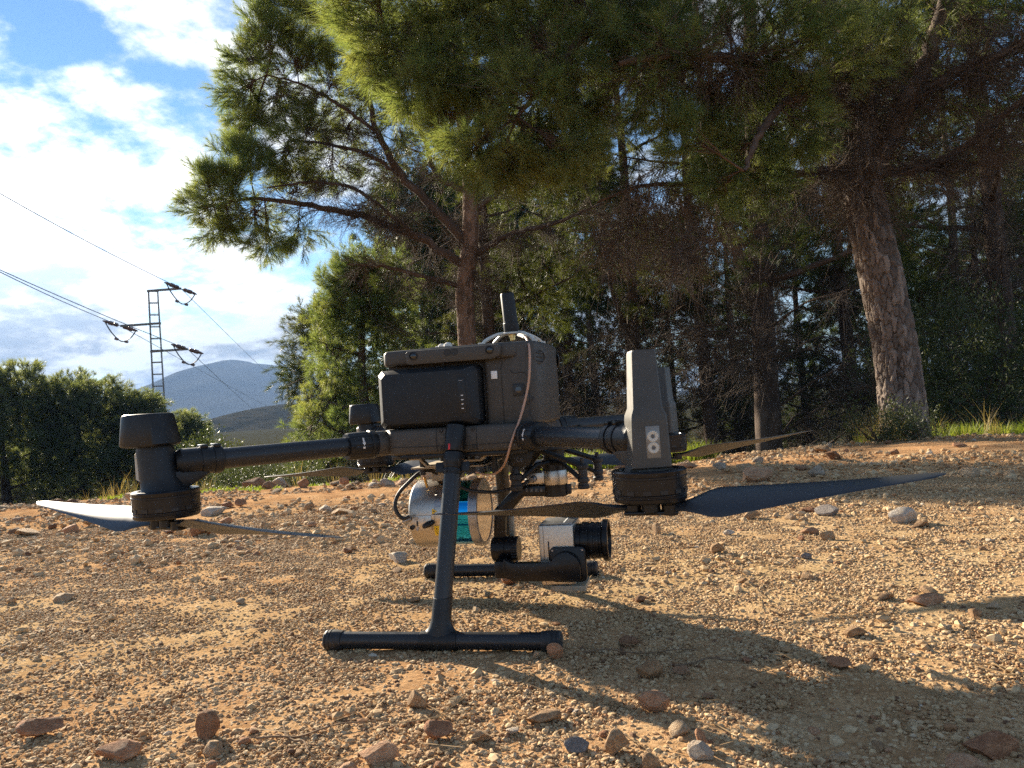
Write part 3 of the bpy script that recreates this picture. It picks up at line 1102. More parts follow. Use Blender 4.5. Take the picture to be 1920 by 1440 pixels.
def make_arm(sx, sy):
    p0 = Vector((sx * .108 + .006, sy * .106, ZARM))
    pm = Vector((sx * MOT[0], sy * MOT[1], ZARM))
    ax = (pm - p0).normalized()
    L = (pm - p0).length
    arm = B().lathe(p0, ax, [(0, .04), (.0135, .04), (.0135, L - .03), (0, L - .03)], 32).build('arm', CARBON, drone)
    B().lathe(p0, ax, [(0, -.012), (.0170, -.012), (.0185, -.006), (.0190, .010), (.0180, .0125), (0, .0125)], 32).build('arm_root', SHELL, arm)
    # hinge and locking sleeve with grip ribs
    B().lathe(p0, ax, [(.0150, .0115), (.0200, .0120), (.0208, .0150), (.0208, .0200), (.0190, .0215), (.0190, .023), (0.015, .023)], 36).build('hinge_collar', BLACK, arm)
    u, v, w = basis(ax)
    seg = 72
    prof = []
    b = B()
    ring = []
    for h, rad, rib in ((.0225, .0188, 0), (.0240, .0202, 1), (.0530, .0196, 1), (.0560, .0182, 0), (.0562, .0140, 0)):
        lp = []
        for k in range(seg):
            a = 2 * math.pi * k / seg
            rr = rad + (-.0009 if (rib and k % 6 == 0) else 0)
            lp.append(p0 + w * h + u * (rr * math.cos(a)) + v * (rr * math.sin(a)))
        ring.append(lp)
    b.loft(ring, True)
    b.build('locking_sleeve', BLACK, arm, 25)
    for k in range(2):
        a = k * math.pi
        B().obox(p0 + w * .0535 + u * (.0185 * math.cos(a)) + v * (.0185 * math.sin(a)), (.007, .006, .005), ax, .001).build('sleeve_latch', BLACK, arm)
    # printed arrow and lock signs on the outer side of the sleeve
    out = Vector((0, sy, 0))
    out = (out - w * out.dot(w)).normalized()
    side = w.cross(out).normalized()          # round the sleeve
    up = side if side.z > 0 else -side
    mid = .037
    b = B()
    for k in range(-3, 4):
        a = .40 + k * .055
        n_ = (out * math.cos(a) + up * math.sin(a)).normalized()
        b.obox(p0 + w * (mid + (.0003 if k % 2 else -.0003)) + n_ * .02015, (.0022, .0010, .0005), w, 0, n_)
    n_ = (out * math.cos(.17) + up * math.sin(.17)).normalized()
    t_ = n_.cross(w)
    c = p0 + w * mid + n_ * .0202
    dn = t_ if t_.z < 0 else -t_
    b.loft([[c - w * .0026 - dn * .001, c + w * .0026 - dn * .001, c + dn * .0034], [q + n_ * .0003 for q in (c - w * .0026 - dn * .001, c + w * .0026 - dn * .001, c + dn * .0034)]])
    b.build('arrow_mark', WHITE, arm)
    b = B()
    n_ = (out * math.cos(-.13) + up * math.sin(-.13)).normalized()
    c = p0 + w * mid + n_ * .02015
    b.obox(c, (.0034, .0030, .0006), w, .0004, n_)
    b.build('lock_mark', WHITE, arm)
    # clamp at the motor end with two clip bands
    B().lathe(p0, ax, [(.0120, L - .072), (.0168, L - .070), (.0172, L - .05), (.0172, L - .018), (.012, L - .012)], 32).build('motor_clamp', BLACK, arm)
    for h in (L - .063, L - .047):
        B().lathe(p0, ax, [(.0150, h - .0048), (.0182, h - .0046), (.0184, h - .0040), (.0184, h + .0040), (.0182, h + .0046), (.0150, h + .0048)], 32).build('clip_band', BLACK, arm)
        q = p0 + w * h + Vector((0, 0, .0180))
        B().obox(q, (.0088, .020, .0050), ax, .0012).build('clip', SATIN, arm)
    g0, g1 = p0 + w * (L - .056), p0 + w * (L - .004)
    sd = w.cross(Vector((0, 0, 1))).normalized() * .0115
    dn = Vector((0, 0, -1))
    lp = [g0 + dn * .012, g1 + dn * .010, g1 + dn * .034, g0 + w * .030 + dn * .031, g0 + w * .010 + dn * .020]
    B().loft([[q - sd for q in lp], [q + sd for q in lp]], True, .002).build('gusset', BLACK if sx < 0 else SHELL, arm)
    return arm


def rect_loop(cx, cy, z, wx, wy, rot, c=.22):
    out = []
    ca, sa = math.cos(rot), math.sin(rot)
    k = min(wx, wy) * c
    for x, y in ((-wx / 2 + k, -wy / 2), (wx / 2 - k, -wy / 2), (wx / 2, -wy / 2 + k), (wx / 2, wy / 2 - k), (wx / 2 - k, wy / 2), (-wx / 2 + k, wy / 2), (-wx / 2, wy / 2 - k), (-wx / 2, -wy / 2 + k)):
        out.append((cx + x * ca - y * sa, cy + x * sa + y * ca, z))
    return out


def oval_loop(cx, cy, z, wx, wy, n=36, e=2.6):
    out = []
    for k in range(n):
        a = 2 * math.pi * k / n
        c, s_ = math.cos(a), math.sin(a)
        out.append((cx + math.copysign(abs(c) ** (2 / e), c) * wx / 2, cy + math.copysign(abs(s_) ** (2 / e), s_) * wy / 2, z))
    return out


def make_motor(sx, sy):
    cx, cy_ = sx * MOT[0], sy * MOT[1]
    front = sx > 0
    bell = [(0, .0005), (.0370, .0), (.0388, .0015), (.0392, .0050), (.0385, .0056), (.0385, .0066), (.0392, .0072), (.0392, .0082), (.0387, .0088), (.0393, .0095), (.0397, .0250), (.0403, .0255), (.0403, .0275), (.0397, .0280), (.0400, .0300), (.0402, .0325), (.0385, .0340), (.0330, .0342), (.0320, .0320), (0, .0320)]
    mo = B().lathe((cx, cy_, .2065), (0, 0, 1), bell, 56).build('motor', SATIN, drone, 25)
    for k in range(14):
        a = 2 * math.pi * k / 14 + .2
        d = Vector((math.cos(a), math.sin(a), 0))
        B().obox(Vector((cx, cy_, .2185)) + d * .0394, (.0012, .0085, .0042), d).build('vent', INK, mo)
    B().lathe((cx, cy_, .1925), (0, 0, 1), [(0, 0), (.0085, 0), (.0100, .002), (.0100, .0100), (.0075, .0105), (.0075, .0145)], 28).build('shaft', BLACK, mo)
    B().lathe((cx, cy_, .2025), (0, 0, 1), [(.0030, 0), (.0030, .0045)], 12).build('shaft_pin', GOLD, mo)
    if front:
        rot = -.24 * sy
        lo = [rect_loop(cx, cy_, .2360, .052, .054, rot, .3), rect_loop(cx, cy_, .2420, .045, .046, rot, .14), rect_loop(cx, cy_, .2440, .041, .052, rot, .06), rect_loop(cx, cy_, .2920, .038, .050, rot, .05), rect_loop(cx, cy_, .2985, .037, .049, rot, .05), rect_loop(cx, cy_, .3065, .031, .042, rot, .05), rect_loop(cx, cy_, .3660, .0255, .036, rot, .05), rect_loop(cx, cy_, .3685, .0235, .034, rot, .08)]
        an = B().loft(lo).build('antenna_housing', DARKSHELL, mo, 30)
        # position lamp: two frosted rings behind a clear cover
        nx = Vector((math.sin(rot) * -sy * -1, 0, 0))
        fd = Vector((math.sin(rot), -math.cos(rot), 0)) if sy < 0 else Vector((-math.sin(rot), math.cos(rot), 0))
        td = Vector((0, 0, 1)).cross(fd)
        c0 = Vector((cx, cy_, .2705)) + fd * .0252 + td * .002
        B().obox(c0, (.0020, .0150, .0340), fd, .0008).build('lamp_cover', LENSW, mo)
        for dz in (-.0060, .0060):
            B().lathe(c0 + fd * .0008 + Vector((0, 0, dz)), fd, [(.0022, .0002), (.0028, .0010), (.0054, .0012), (.0061, .0006), (.0063, 0)], 24).build('lamp_ring', LAMP, mo)
            B().lathe(c0 + fd * .0008 + Vector((0, 0, dz)), fd, [(.0021, 0), (.0012, .0006), (0, .0007)], 16).build('lamp_bulb', DIMGREY, mo)
    else:
        lo = [oval_loop(cx, cy_, .2370, .060, .058), oval_loop(cx, cy_, .2400, .054, .052), oval_loop(cx - .003, cy_, .2440, .050, .046), oval_loop(cx - .007, cy_, .2560, .046, .042), oval_loop(cx - .011, cy_, .2860, .044, .040), oval_loop(cx - .013, cy_, .2990, .040, .036)]
        B().loft(lo).build('motor_mount', BLACK, mo, 40)
        ca = [oval_loop(cx - .018, cy_, .2950, .050, .048, e=3), oval_loop(cx - .018, cy_, .2962, .062, .058, e=3), oval_loop(cx - .018, cy_, .2985, .0665, .060, e=3), oval_loop(cx - .020, cy_, .3330, .0570, .052, e=3), oval_loop(cx - .020, cy_, .3352, .0545, .050, e=3), oval_loop(cx - .020, cy_, .3364, .050, .046, e=3)]
        B().loft(ca).build('antenna_cap', BLACK, mo, 40)
        B().loft([rect_loop(cx - .031, cy_ , .2525, .0060, .014, 0), rect_loop(cx - .0345, cy_, .2550, .0060, .014, 0), rect_loop(cx - .0350, cy_, .2860, .0060, .014, 0), rect_loop(cx - .031, cy_, .2895, .0060, .014, 0)]).build('position_lamp', LAMP, mo)
    return mo


def make_propeller(sx, sy, blades):
    cx, cy_ = sx * MOT[0], sy * MOT[1]
    hub = Vector((cx, cy_, .1975))
    a0 = RAD(blades[0][0])
    pr = B().obox(hub - Vector((0, 0, .0045)), (.058, .014, .0040), (math.cos(a0), math.sin(a0), 0), .0012).build('propeller', SATIN, drone)
    for ang, tilt, low in blades:
        a = RAD(ang)
        d = Vector((math.cos(a), math.sin(a), math.tan(RAD(tilt)))).normalized()
        root = hub + Vector((math.cos(a), math.sin(a), 0)) * .020
        c = Vector((-d.y, d.x, 0)).normalized()
        if c.y > 0:
            c = -c                              # chord direction that points to -Y
        B().lathe(root + Vector((0, 0, -.007)), (0, 0, 1), [(0, 0), (.008, 0), (.009, .001), (.009, .011), (.008, .012), (0, .012)], 20).build('blade_root', SATIN, pr)
        loops = []
        R0, R1 = .004, .268
        for k in range(22):
            t = k / 21
            r = R0 + (R1 - R0) * t
            if t < .2:
                ch = .015 + (.052 - .015) * math.sin(t / .2 * math.pi / 2) ** 1.5
            else:
                ch = .052 - (.052 - .017) * ((t - .2) / .8) ** 1.05
            if t > .94:
                ch *= 1 - .75 * ((t - .94) / .06) ** 2
            pitch = RAD(27 * (1 - t) ** 1.2 + 8) * (0.25 + .75 * min(1, t / .16))
            cc = c * math.cos(pitch) + Vector((0, 0, -1 if low else 1)) * math.sin(pitch)
            nn = d.cross(cc).normalized()
            th = (.0060 * (1 - t) + .0016) * (1 if t < .96 else .6)
            sweep = (-.25 if low else .25) * 0.010 * math.sin(t * math.pi)
            cen = root + d * r + cc * sweep + Vector((0, 0, .006 * t * t))
            lp = []
            for q in range(14):
                ph = 2 * math.pi * q / 14
                xx = .5 * math.cos(ph)
                yy = .5 * math.sin(ph) * (1 - .35 * xx)
                camber = .055 * (1 - 4 * xx * xx) * ch
                lp.append(cen + cc * (xx * ch) + nn * (yy * th) + Vector((0, 0, 1)) * camber)
            loops.append(lp)
        B().loft(loops).build('blade', BLADE, pr, 50)
    return pr


for sx in (-1, 1):
    for sy in (-1, 1):
        make_arm(sx, sy)
        make_motor(sx, sy)
make_propeller(1, -1, [(-3.5, 4.6, True), (164, -3.6, False)])
make_propeller(-1, -1, [(163, 4.0, True), (-17, -3.0, False)])
make_propeller(1, 1, [(15, 5.2, False), (195, .5, True)])
make_propeller(-1, 1, [(172, -3.0, False), (-9, 2.0, True)])


# --- landing gear
def make_gear(s):
    foot = Vector((.0045, s * .2057, .0135))
    topp = Vector((.0205, s * .1235, .292))
    ax = (topp - foot).normalized()
    L = (topp - foot).length
    gear = B().lathe(foot, ax, [(0, .02), (.0122, .02), (.0122, L - .05), (0, L - .05)], 36).build('landing_gear', CARBON, drone)
    B().lathe(foot, ax, [(0, L - .0375), (.0140, L - .037), (.0148, L - .035), (.0150, L - .012), (.0140, L + .0000), (.010, L + .0015), (0, L + .0015)], 36).build('leg_socket', BLACK, gear)
    B().lathe(foot, ax, [(.0115, L - .0620), (.0132, L - .0600), (.0136, L - .0580), (.0136, L - .0570), (.0146, L - .0555), (.0146, L - .0400), (.0138, L - .0385), (.0115, L - .0382)], 36).build('leg_collar', BLACK, gear)
    B().lathe(foot, ax, [(.0115, L - .070), (.0128, L - .0695), (.0128, L - .0665), (.0136, L - .0660), (.0136, L - .0635), (.0115, L - .0632)], 36).build('leg_ring', BLACK, gear)
    u, v, w = basis(ax)
    for k in range(8):
        a = 2 * math.pi * k / 8 + .3
        d = u * math.cos(a) + v * math.sin(a)
        B().obox(foot + w * (L - .0650) + d * .0126, (.0030, .0048, .0062), d, .0005, w).build('ring_tooth', BLACK, gear)
    for q in (-1, 1):
        B().obox(foot + w * (L - .0580) + Vector((q * .0185, s * .001, -.001)), (.013, .006, .0150), (1, 0, 0), .0020, w).build('leg_wing', BLACK, gear)
    out = (Vector((0, s, 0)) - w * w.y * s).normalized()
    d = (out + Vector((-.22, 0, 0))).normalized()
    B().obox(foot + w * (L - .0325) + d * .0150, (.0008, .0028, .0085), d, .0002, w).build('red_mark', RED, gear)
    # skid, T joint, ribbed rubber ends
    x0, x1 = foot.x - .162, foot.x + .162
    sk = B().lathe((x0, foot.y, foot.z), (1, 0, 0), [(0, .004), (.0113, .004), (.0113, .32), (0, .32)], 36).build('skid', CARBON, gear)
    B().lathe((foot.x - .026, foot.y, foot.z), (1, 0, 0), [(.0105, 0), (.0124, .0006), (.0126, .002), (.0126, .050), (.0124, .0514), (.0105, .052)], 36).build('skid_joint', BLACK, gear)
    loops = []
    for h, rx, ry in ((.006, .0270, .0120), (.0105, .0235, .0122), (.0140, .0190, .0125), (.0190, .0158, .0130), (.0260, .0140, .0134), (.0320, .0135, .0134), (.0560, .0133, .0133), (.0566, .0122, .0122)):
        c_ = foot + ax * h
        loops.append([c_ + Vector((1, 0, 0)) * (rx * math.cos(2 * math.pi * k / 36)) + Vector((0, 1, 0)) * (ry * math.sin(2 * math.pi * k / 36)) for k in range(36)])
    B().loft(loops).build('leg_joint', BLACK, gear, 40)
    cap = [(0, -.0010), (.0112, 0), (.0130, .0015), (.0136, .0040), (.0130, .0044), (.0130, .0058), (.0138, .0062), (.0139, .0092), (.0132, .0096), (.0132, .0110), (.0139, .0114), (.0138, .0150), (.0130, .0215), (.0124, .0255), (.0112, .0256)]
    B().lathe((x0 - .001, foot.y, foot.z), (1, 0, 0), cap, 40).build('end_cap', RUBBER, gear, 25)
    B().lathe((x1 + .001, foot.y, foot.z), (-1, 0, 0), cap, 40).build('end_cap', RUBBER, gear, 25)
    return gear


make_gear(-1)
make_gear(1)

# --- roof antenna with its strap frame and coax lead
a0, a1 = Vector((.0835, 0, .4300)), Vector((.0800, -.002, .4925))
ant = B().lathe(a0, a1 - a0, [(0, 0), (.0118, 0), (.0122, .001), (.0122, .0150), (.0117, .0158), (.0117, .0172), (.0112, .0176), (.0108, .0600), (.0100, .0622), (0, .0628)], 36).build('roof_antenna', BATT, drone, 30)
B().lathe(a0 - (a1 - a0).normalized() * .012, a1 - a0, [(.0042, 0), (.0042, .0045), (.0055, .005), (.0055, .0105), (.003, .012)], 14).build('antenna_plug', GOLD, ant)
for q in (-1, 1):
    for e in (-1, 1):
        B().tube([(.0835 + q * .042, e * .034, .4095), (.0835 + q * .036, e * .028, .4185), (.0835 + q * .020, e * .012, .4275), (.0835 + q * .006, e * .002, .4292)], .0028, 8, 5).build('strap_leg', STRAP, ant)
        B().box((.0835 + q * .042 - .004, e * .034 - .005, .4085), (.0835 + q * .042 + .004, e * .034 + .005, .4150), .001).build('strap_foot', STRAP, ant)
B().lathe((.0835, 0, .4272), (0, 0, 1), [(0, 0), (.0150, 0), (.0155, .0006), (.0155, .0024), (.015, .003), (0, .003)], 28).build('antenna_plate', STRAP, ant)
P = [tuple(at_y(*q)) for q in ((972, 628, -.02), (985, 632, -.06), (992, 650, -.10), (993, 690, -.112), (989, 730, -.112), (975, 785, -.118), (960, 825, -.128), (950, 860, -.120), (942, 876, -.09), (928, 888, -.06), (905, 889, -.05), (880, 879, -.05))]
B().tube(P, .0017, 10, 6).build('coax_lead', COAX, drone)
B().tube([at_y(972, 628, -.02) - np.array([0, 0, .0]), at_y(978, 629, -.04), at_y(984, 632, -.058)], .0030, 10, 4).build('lead_sleeve', STRAP, drone)

# --- underside mounting plate
pl = B().box((-.075, -.062, .2280), (.040, .062, .2305), .0008).build('mounting_plate', BEIGE, drone)
for s in (-1, 1):
    y0, y1 = sorted((s * .062, s * .074))
    B().prism([(-.072, .2460), (-.055, .2460), (-.044, .2345), (-.012, .2345), (-.012, .2312), (-.046, .2312), (-.057, .2428), (-.072, .2428)], 'XZ', y0, y1, .0006).build('plate_bracket', BEIGE, pl)
    B().prism([(.045, .2470), (.075, .2470), (.075, .2440), (.047, .2440), (.040, .2370), (.010, .2370), (.010, .2402), (.038, .2402)], 'XZ', y0, y1, .0006).build('plate_bracket', BEIGE, pl)
    for x in (-.060, -.02, .02, .055):
        B().cyl((x, s * .050, .2180), (x, s * .050, .2480), .0045, seg=14).build('damper', RUBBER, pl)
B().box((-.055, -.025, .2050), (-.015, .020, .2285), .001).build('scanner_bracket', BEIGE, pl)

# --- laser scanner
SC = (0.0, .152)
R = .0530
xs0, xs1, xg, xr = -.0885, -.0330, .0080, .0215


def xl(prof, seg=64):
    return B().lathe((0, SC[0], SC[1]), (1, 0, 0), [(r, x) for r, x in prof], seg)


scan = xl([(0, xs0), (R - .004, xs0), (R - .0006, xs0 + .003), (R, xs0 + .006), (R, xs1 - .012), (R - .0008, xs1 - .0115), (R - .0008, xs1 - .0105), (R, xs1 - .010), (R, xs1 - .001), (R - .001, xs1), (0, xs1)]).build('laser_scanner', ALU, drone, 25)
xl([(R - .0030, xs1 - .001), (R - .0030, xg + .001)]).build('scanner_window', BLUE, scan)
xl([(R - .0032, xg), (R - .0006, xg), (R, xg + .001), (R, xr - .002), (R - .001, xr), (R - .0060, xr + .0002), (R - .0064, xr - .0010), (0, xr - .0010)]).build('end_ring', GREYMET, scan, 25)
B().lathe((0, SC[0], SC[1]), (1, 0, 0), [(R - .0066, xr - .0008), (0, xr - .0006)], 64).build('end_mirror', MIRROR, scan)
# flat connector panel on the near side with sockets
py_ = -.0542
B().prism([(xs0 + .003, .1330), (xs0 + .0385, .1330), (xs0 + .0385, .1560), (xs0 + .003, .1560)], 'XZ', py_, py_ + .012, .0008).build('connector_panel', ALU, scan)
pf = py_ - .0002
for x, z, r in ((xs0 + .0150, .1520, .0028), (xs0 + .0155, .1365, .0028), (xs0 + .0280, .1525, .0008), (xs0 + .0280, .1500, .0008), (xs0 + .0285, .1385, .0008), (xs0 + .0285, .1360, .0008)):
    B().lathe((x, pf, z), (0, -1, 0), [(r, 0), (r, .0004), (r * .75, .0004), (r * .7, .0001), (0, .0001)], 18).build('panel_screw', GREYMET, scan)
B().box((xs0 + .0146, pf - .0006, .1405), (xs0 + .0170, pf + .001, .1480), .0004).build('slot', INK, scan)
B().lathe((xs0 + .0075, pf, .1385), (0, -1, 0), [(.0036, 0), (.0036, .0024), (.0026, .0026), (.0022, .001), (0, .001)], 20).build('round_socket', INK, scan)
B().lathe((xs0 + .0040, pf + .002, .1525), (-.72, -.62, -.30), [(.0044, 0), (.0044, .010), (.0036, .0112), (.0034, .013), (0, .013)], 20).build('cable_plug', GREYMET, scan)
B().lathe((xs0 + .0400, pf + .002, .1450), (-.45, -.85, -.16), [(.0040, 0), (.0040, .0065), (.0048, .007), (.0045, .012), (.0036, .0185), (.0028, .0200), (0, .0202)], 20).build('capped_socket', RUBBER, scan)
# print and stickers on the shell (tangent to the cylinder)


def on_shell(x, ang, lift=.0003):
    return Vector((x, -math.cos(ang) * (R + lift), SC[1] + math.sin(ang) * (R + lift)))


def sticker(name, x0, x1, a0, a1, mat, lift=.0003, tri=False):
    loops = []
    for k in range(9):
        a = a0 + (a1 - a0) * k / 8
        if tri:
            half = (x1 - x0) / 2 * (1 - abs(a - (a0 + a1) / 2) / ((a1 - a0) / 2))
            pa, pb = x0, x0 + 2 * half + .0001
        else:
            pa, pb = x0, x1
        loops.append([on_shell(pa, a, lift), on_shell(pb, a, lift), on_shell(pb, a, lift - .0006), on_shell(pa, a, lift - .0006)])
    return B().loft(loops).build(name, mat, scan)


sticker('warning_sticker', xs0 + .0400, xs0 + .0480, .10, .27, YELLOW, .0003, True)
sticker('warning_sign', xs0 + .0415, xs0 + .0440, .17, .20, INK, .0005)
sticker('laser_label', xs0 + .0410, xs0 + .0500, -.56, -.24, YELLOW)
sticker('label_print', xs0 + .0440, xs0 + .0465, -.35, -.31, INK, .0005)
for k in range(3):
    sticker('label_line', xs0 + .0425 + k * .0004, xs0 + .0470, -.40 - k * .045, -.41 - k * .045, INK, .0005)
sticker('name_plate', xs0 + .0435, xs0 + .0530, .30, .86, GREYMET)
tang = Vector((0, -math.sin(.58), -math.cos(.58)))
text_mesh('name_text', 'H-RiS', .0100, INK, scan, on_shell(xs0 + .0480, .58, .0008), (0, math.sin(.58), -math.cos(.58)), (1, 0, 0))
# power cable looping from the rear plug to the roof of the scanner, and on to the gimbal
P = [tuple(at_y(*q)) for q in ((768, 968, -.062), (756, 972, -.066), (745, 962, -.068), (741, 945, -.066), (748, 925, -.062), (766, 905, -.056), (785, 888, -.045), (802, 882, -.035), (816, 886, -.025), (828, 897, -.02), (838, 905, -.03))]
B().tube(P, .0030, 12, 6).build('power_cable', RUBBER, drone)
P = [tuple(at_y(*q)) for q in ((860, 910, -.06), (875, 918, -.058), (900, 922, -.052), (930, 922, -.04), (960, 916, -.03), (985, 906, -.022), (1000, 896, -.018))]
B().tube(P, .0027, 12, 6).build('gimbal_cable', RUBBER, drone)
P = [tuple(at_y(*q)) for q in ((792, 858, -.05), (790, 872, -.05), (794, 890, -.045), (797, 903, -.04))]
B().tube(P, .0015, 10, 5).build('sensor_lead', COAX, drone)
q0, q1 = at_y(796, 895, -.042), at_y(801, 914, -.036)
B().cyl(q0, q1, .0026, .0022, 14).build('lead_plug', GOLD, drone)

# --- gimbal
GX = .1365
gim = B().lathe((GX, 0, .1725), (0, 0, 1), [(0, 0), (.0180, 0), (.0190, .001), (.0190, .0180), (.0186, .0185)], 44).build('gimbal', SATIN, drone, 30)
B().lathe((GX, 0, .1908), (0, 0, 1), [(.015, 0), (.0192, 0), (.0195, .0006), (.0195, .0210), (.0192, .0216), (.015, .0216)], 44).build('silver_band', ALU, gim)
B().lathe((GX, 0, .2123), (0, 0, 1), [(.0186, 0), (.0186, .0110), (.0200, .0115), (.0200, .0150), (.0170, .0160), (.0170, .0330), (0, .0330)], 44).build('yaw_motor', BLACK, gim, 30)
for k in range(12):
    a = 2 * math.pi * k / 12
    d = Vector((math.cos(a), math.sin(a), 0))
    B().obox(Vector((GX, 0, .2180)) + d * .0186, (.0008, .0045, .0075), d).build('motor_rib', SATIN, gim)
B().box((GX - .040, -.0150, .1935), (GX - .014, .0150, .2105), .0008).build('plug_block', ALU, gim)
B().lathe((GX - .0300, -.0150, .2015), (-.25, -.9, -.1), [(.0052, 0), (.0052, .0045), (.0040, .0055), (.0038, .0090), (0, .0092)], 20).build('cable_plug', GREYMET, gim)
B().box((GX + .017, -.006, .1745), (GX + .0245, .006, .1895), .0015).build('end_stop', RUBBER, gim)
arm_pts = [tuple(at_y(px, py, 0)[[0, 2]]) for px, py in ((1040, 908), (985, 909), (966, 915), (930, 953), (929, 1010), (951, 1010), (951, 968), (984, 929), (1040, 929))]
B().prism(arm_pts, 'XZ', -.013, .013, .0022).build('gimbal_arm', SATIN, gim)
for k in range(4):
    p = at_y(988 + k * 9, 919, -.0132)
    B().box((p[0] - .0018, -.0138, p[2] - .0025), (p[0] + .0018, -.0128, p[2] + .0025)).build('scale_mark', DIMGREY, gim)
B().box(at_y(953, 975, .013) * [1, 0, 1] + [0, .013, -.026], at_y(962, 975, .013) * [1, 0, 1] + [0, .024, .006], .001).build('arm_cover', BEIGE, gim)
rz = .094
B().lathe((.0330, -.008, rz), (1, 0, 0), [(0, 0), (.0175, 0), (.0190, .0015), (.0190, .0205), (.0182, .0210), (.0182, .0220), (.0190, .0225), (.0190, .0400), (.0178, .0415), (0, .0415)], 44).build('roll_motor', SATIN, gim, 30)
for k in range(5):
    B().box((.0660, -.0290, rz - .010 + k * .0042), (.0740, -.0262, rz - .0082 + k * .0042)).build('motor_slot', BATT, gim)
# pitch arm: bar widening into a round boss
yb = -.052
bar_pts = [(.0585, .0870), (.0640, .0835), (.0725, .0800), (.1230, .0800), (.1310, .0825)]
bc = Vector((.1520, 0, .0720))
for k in range(9):
    a = math.pi * (.86 - .86 * k / 8)
    bar_pts.append((bc.x + .0225 * math.cos(a), bc.z + .0225 * math.sin(a)))
bar_pts += [(.1745, .0560), (.1700, .0530), (.0720, .0530), (.0640, .0570), (.0585, .0620)]
B().prism(bar_pts, 'XZ', yb, yb + .014, .0020).build('pitch_arm', SATIN, gim)
B().box((.0430, yb + .006, .0560), (.0660, .004, .0820), .002).build('pitch_bracket', SATIN, gim)
cor = []
for cx_, cz_, s0 in ((.1745, .0925, 0), (.1345, .0925, 90), (.1345, .0555, 180), (.1745, .0555, 270)):
    for k in range(5):
        a = RAD(s0 + 22.5 * k)
        cor.append((cx_ + .0075 * math.cos(a), cz_ + .0075 * math.sin(a)))
B().prism(cor, 'XZ', yb + .0142, yb + .0205, .0012).build('pitch_plate', SATIN, gim)
for x, z in ((.132, .0955), (.177, .0955)):
    B().lathe((x, yb + .0142, z), (0, -1, 0), [(.0016, 0), (.0014, .0006), (0, .0006)], 12).build('screw', GREYMET, gim)
# survey camera
CY0, CY1 = -.031, .040
camb = B().box((.1110, CY0, .0410), (.1640, CY1, .1330), .0030, 3).build('survey_camera', ALU, gim)
B().box((.1130, CY0 + .004, .1325), (.1620, CY1 - .004, .1336), .0004).build('top_label', GREYMET, gim)
B().box((.1480, CY0 + .012, .1333), (.1498, CY1 - .016, .1341)).build('label_bar', WHITE, gim)
B().box((.1245, CY0 - .0008, .0800), (.1265, CY0 + .001, .1080), .0004).build('camera_slot', INK, gim)
B().box((.1180, CY0 - .0002, .0430), (.1186, CY0 + .001, .1310)).build('camera_seam', INK, gim)
B().box((.1260, -.034, .0330), (.1780, .020, .0415), .001).build('camera_foot', BEIGE, gim)
lz = .1015
lens = B().lathe((.1630, .004, lz), (1, 0, 0), [(0, 0), (.0255, 0), (.0262, .001), (.0262, .0080), (.0256, .0084), (.0256, .0092), (.0275, .0100), (.0275, .0210), (.0268, .0216), (.0268, .0230), (.0282, .0236), (.0282, .0285), (.0272, .0290), (.0272, .0320), (.0280, .0325), (.0280, .0365), (.0270, .0372), (.0270, .0400), (.0310, .0425), (.0318, .0440), (.0318, .0500), (.0312, .0508), (.0270, .0508), (.0262, .0460), (.0225, .0440)], 60).build('camera_lens', SATIN, gim, 25)
B().lathe((.1630, .004, lz), (1, 0, 0), [(.0262, .0430), (.0180, .0465), (.0090, .0480), (0, .0484)], 40).build('front_glass', GLASS, gim)
for k in range(30):
    a = 2 * math.pi * k / 30
    d = Vector((0, math.cos(a), math.sin(a)))
    B().obox(Vector((.1785, .004, lz)) + d * .0276, (.0012, .0034, .0095), d, 0, (1, 0, 0)).build('grip_rib', SATIN, gim)
# vibration dampers: struts from the belly with rubber posts
for y, xa, xb in ((-.055, .150, .188), (.050, .158, .198)):
    B().tube([(xa - .03, y * .7, .2480), (xb - .006, y, .2235), (xb, y, .2210)], .0042, 8, 1).build('damper_strut', BLACK, gim)
    B().tube([(GX, y * .4, .2260), (GX + .02, y * .7, .2250), (xb, y, .1995)], .0036, 8, 1).build('damper_strut', BLACK, gim)
    B().lathe((xb, y, .1880), (0, 0, 1), [(0, 0), (.0075, 0), (.0085, .0015), (.0085, .005), (.0070, .0065), (.0070, .0095), (.0085, .0110), (.0085, .0150), (.0068, .0175), (.0068, .0290), (.0090, .0305), (.0092, .0345), (.0080, .0360), (.0030, .0362), (.0030, .0440), (.0022, .0450), (0, .0450)], 28).build('damper_post', RUBBER, gim, 30)
for y, xa, xb in ((-.045, .105, .085), (.045, .105, .088)):
    B().tube([(xa + .010, y * .7, .2480), (xb + .004, y, .2220), (xb, y, .2150)], .0046, 8, 1).build('damper_strut', BLACK, gim)
    B().tube([(GX, y * .4, .2260), (GX - .02, y * .7, .2240), (xb, y, .1985)], .0040, 8, 1).build('damper_strut', BLACK, gim)
    B().lathe((xb, y, .1880), (0, 0, 1), [(0, 0), (.0085, 0), (.0095, .002), (.0095, .007), (.0078, .0085), (.0078, .0150), (.0098, .0170), (.0098, .0240), (.0070, .0260), (.0040, .0400), (0, .0400)], 28).build('damper_post', RUBBER, gim, 30)
B().lathe((GX - .008, 0, .2440), (0, 0, 1), [(0, 0), (.034, 0), (.036, .002), (.036, .006), (0, .006)], 40).build('gimbal_mount', BLACK, gim)
text_mesh('approval_mark', 'CE', .0090, GREYMET, gim, (.098, -.0700, .2360), (1, 0, -.05), (.05, .35, 1))
B().prism([(.080, .2480), (.120, .2480), (.110, .2260), (.088, .2260)], 'XZ', -.068, -.060, .001).build('cable_guard', BLACK, gim)
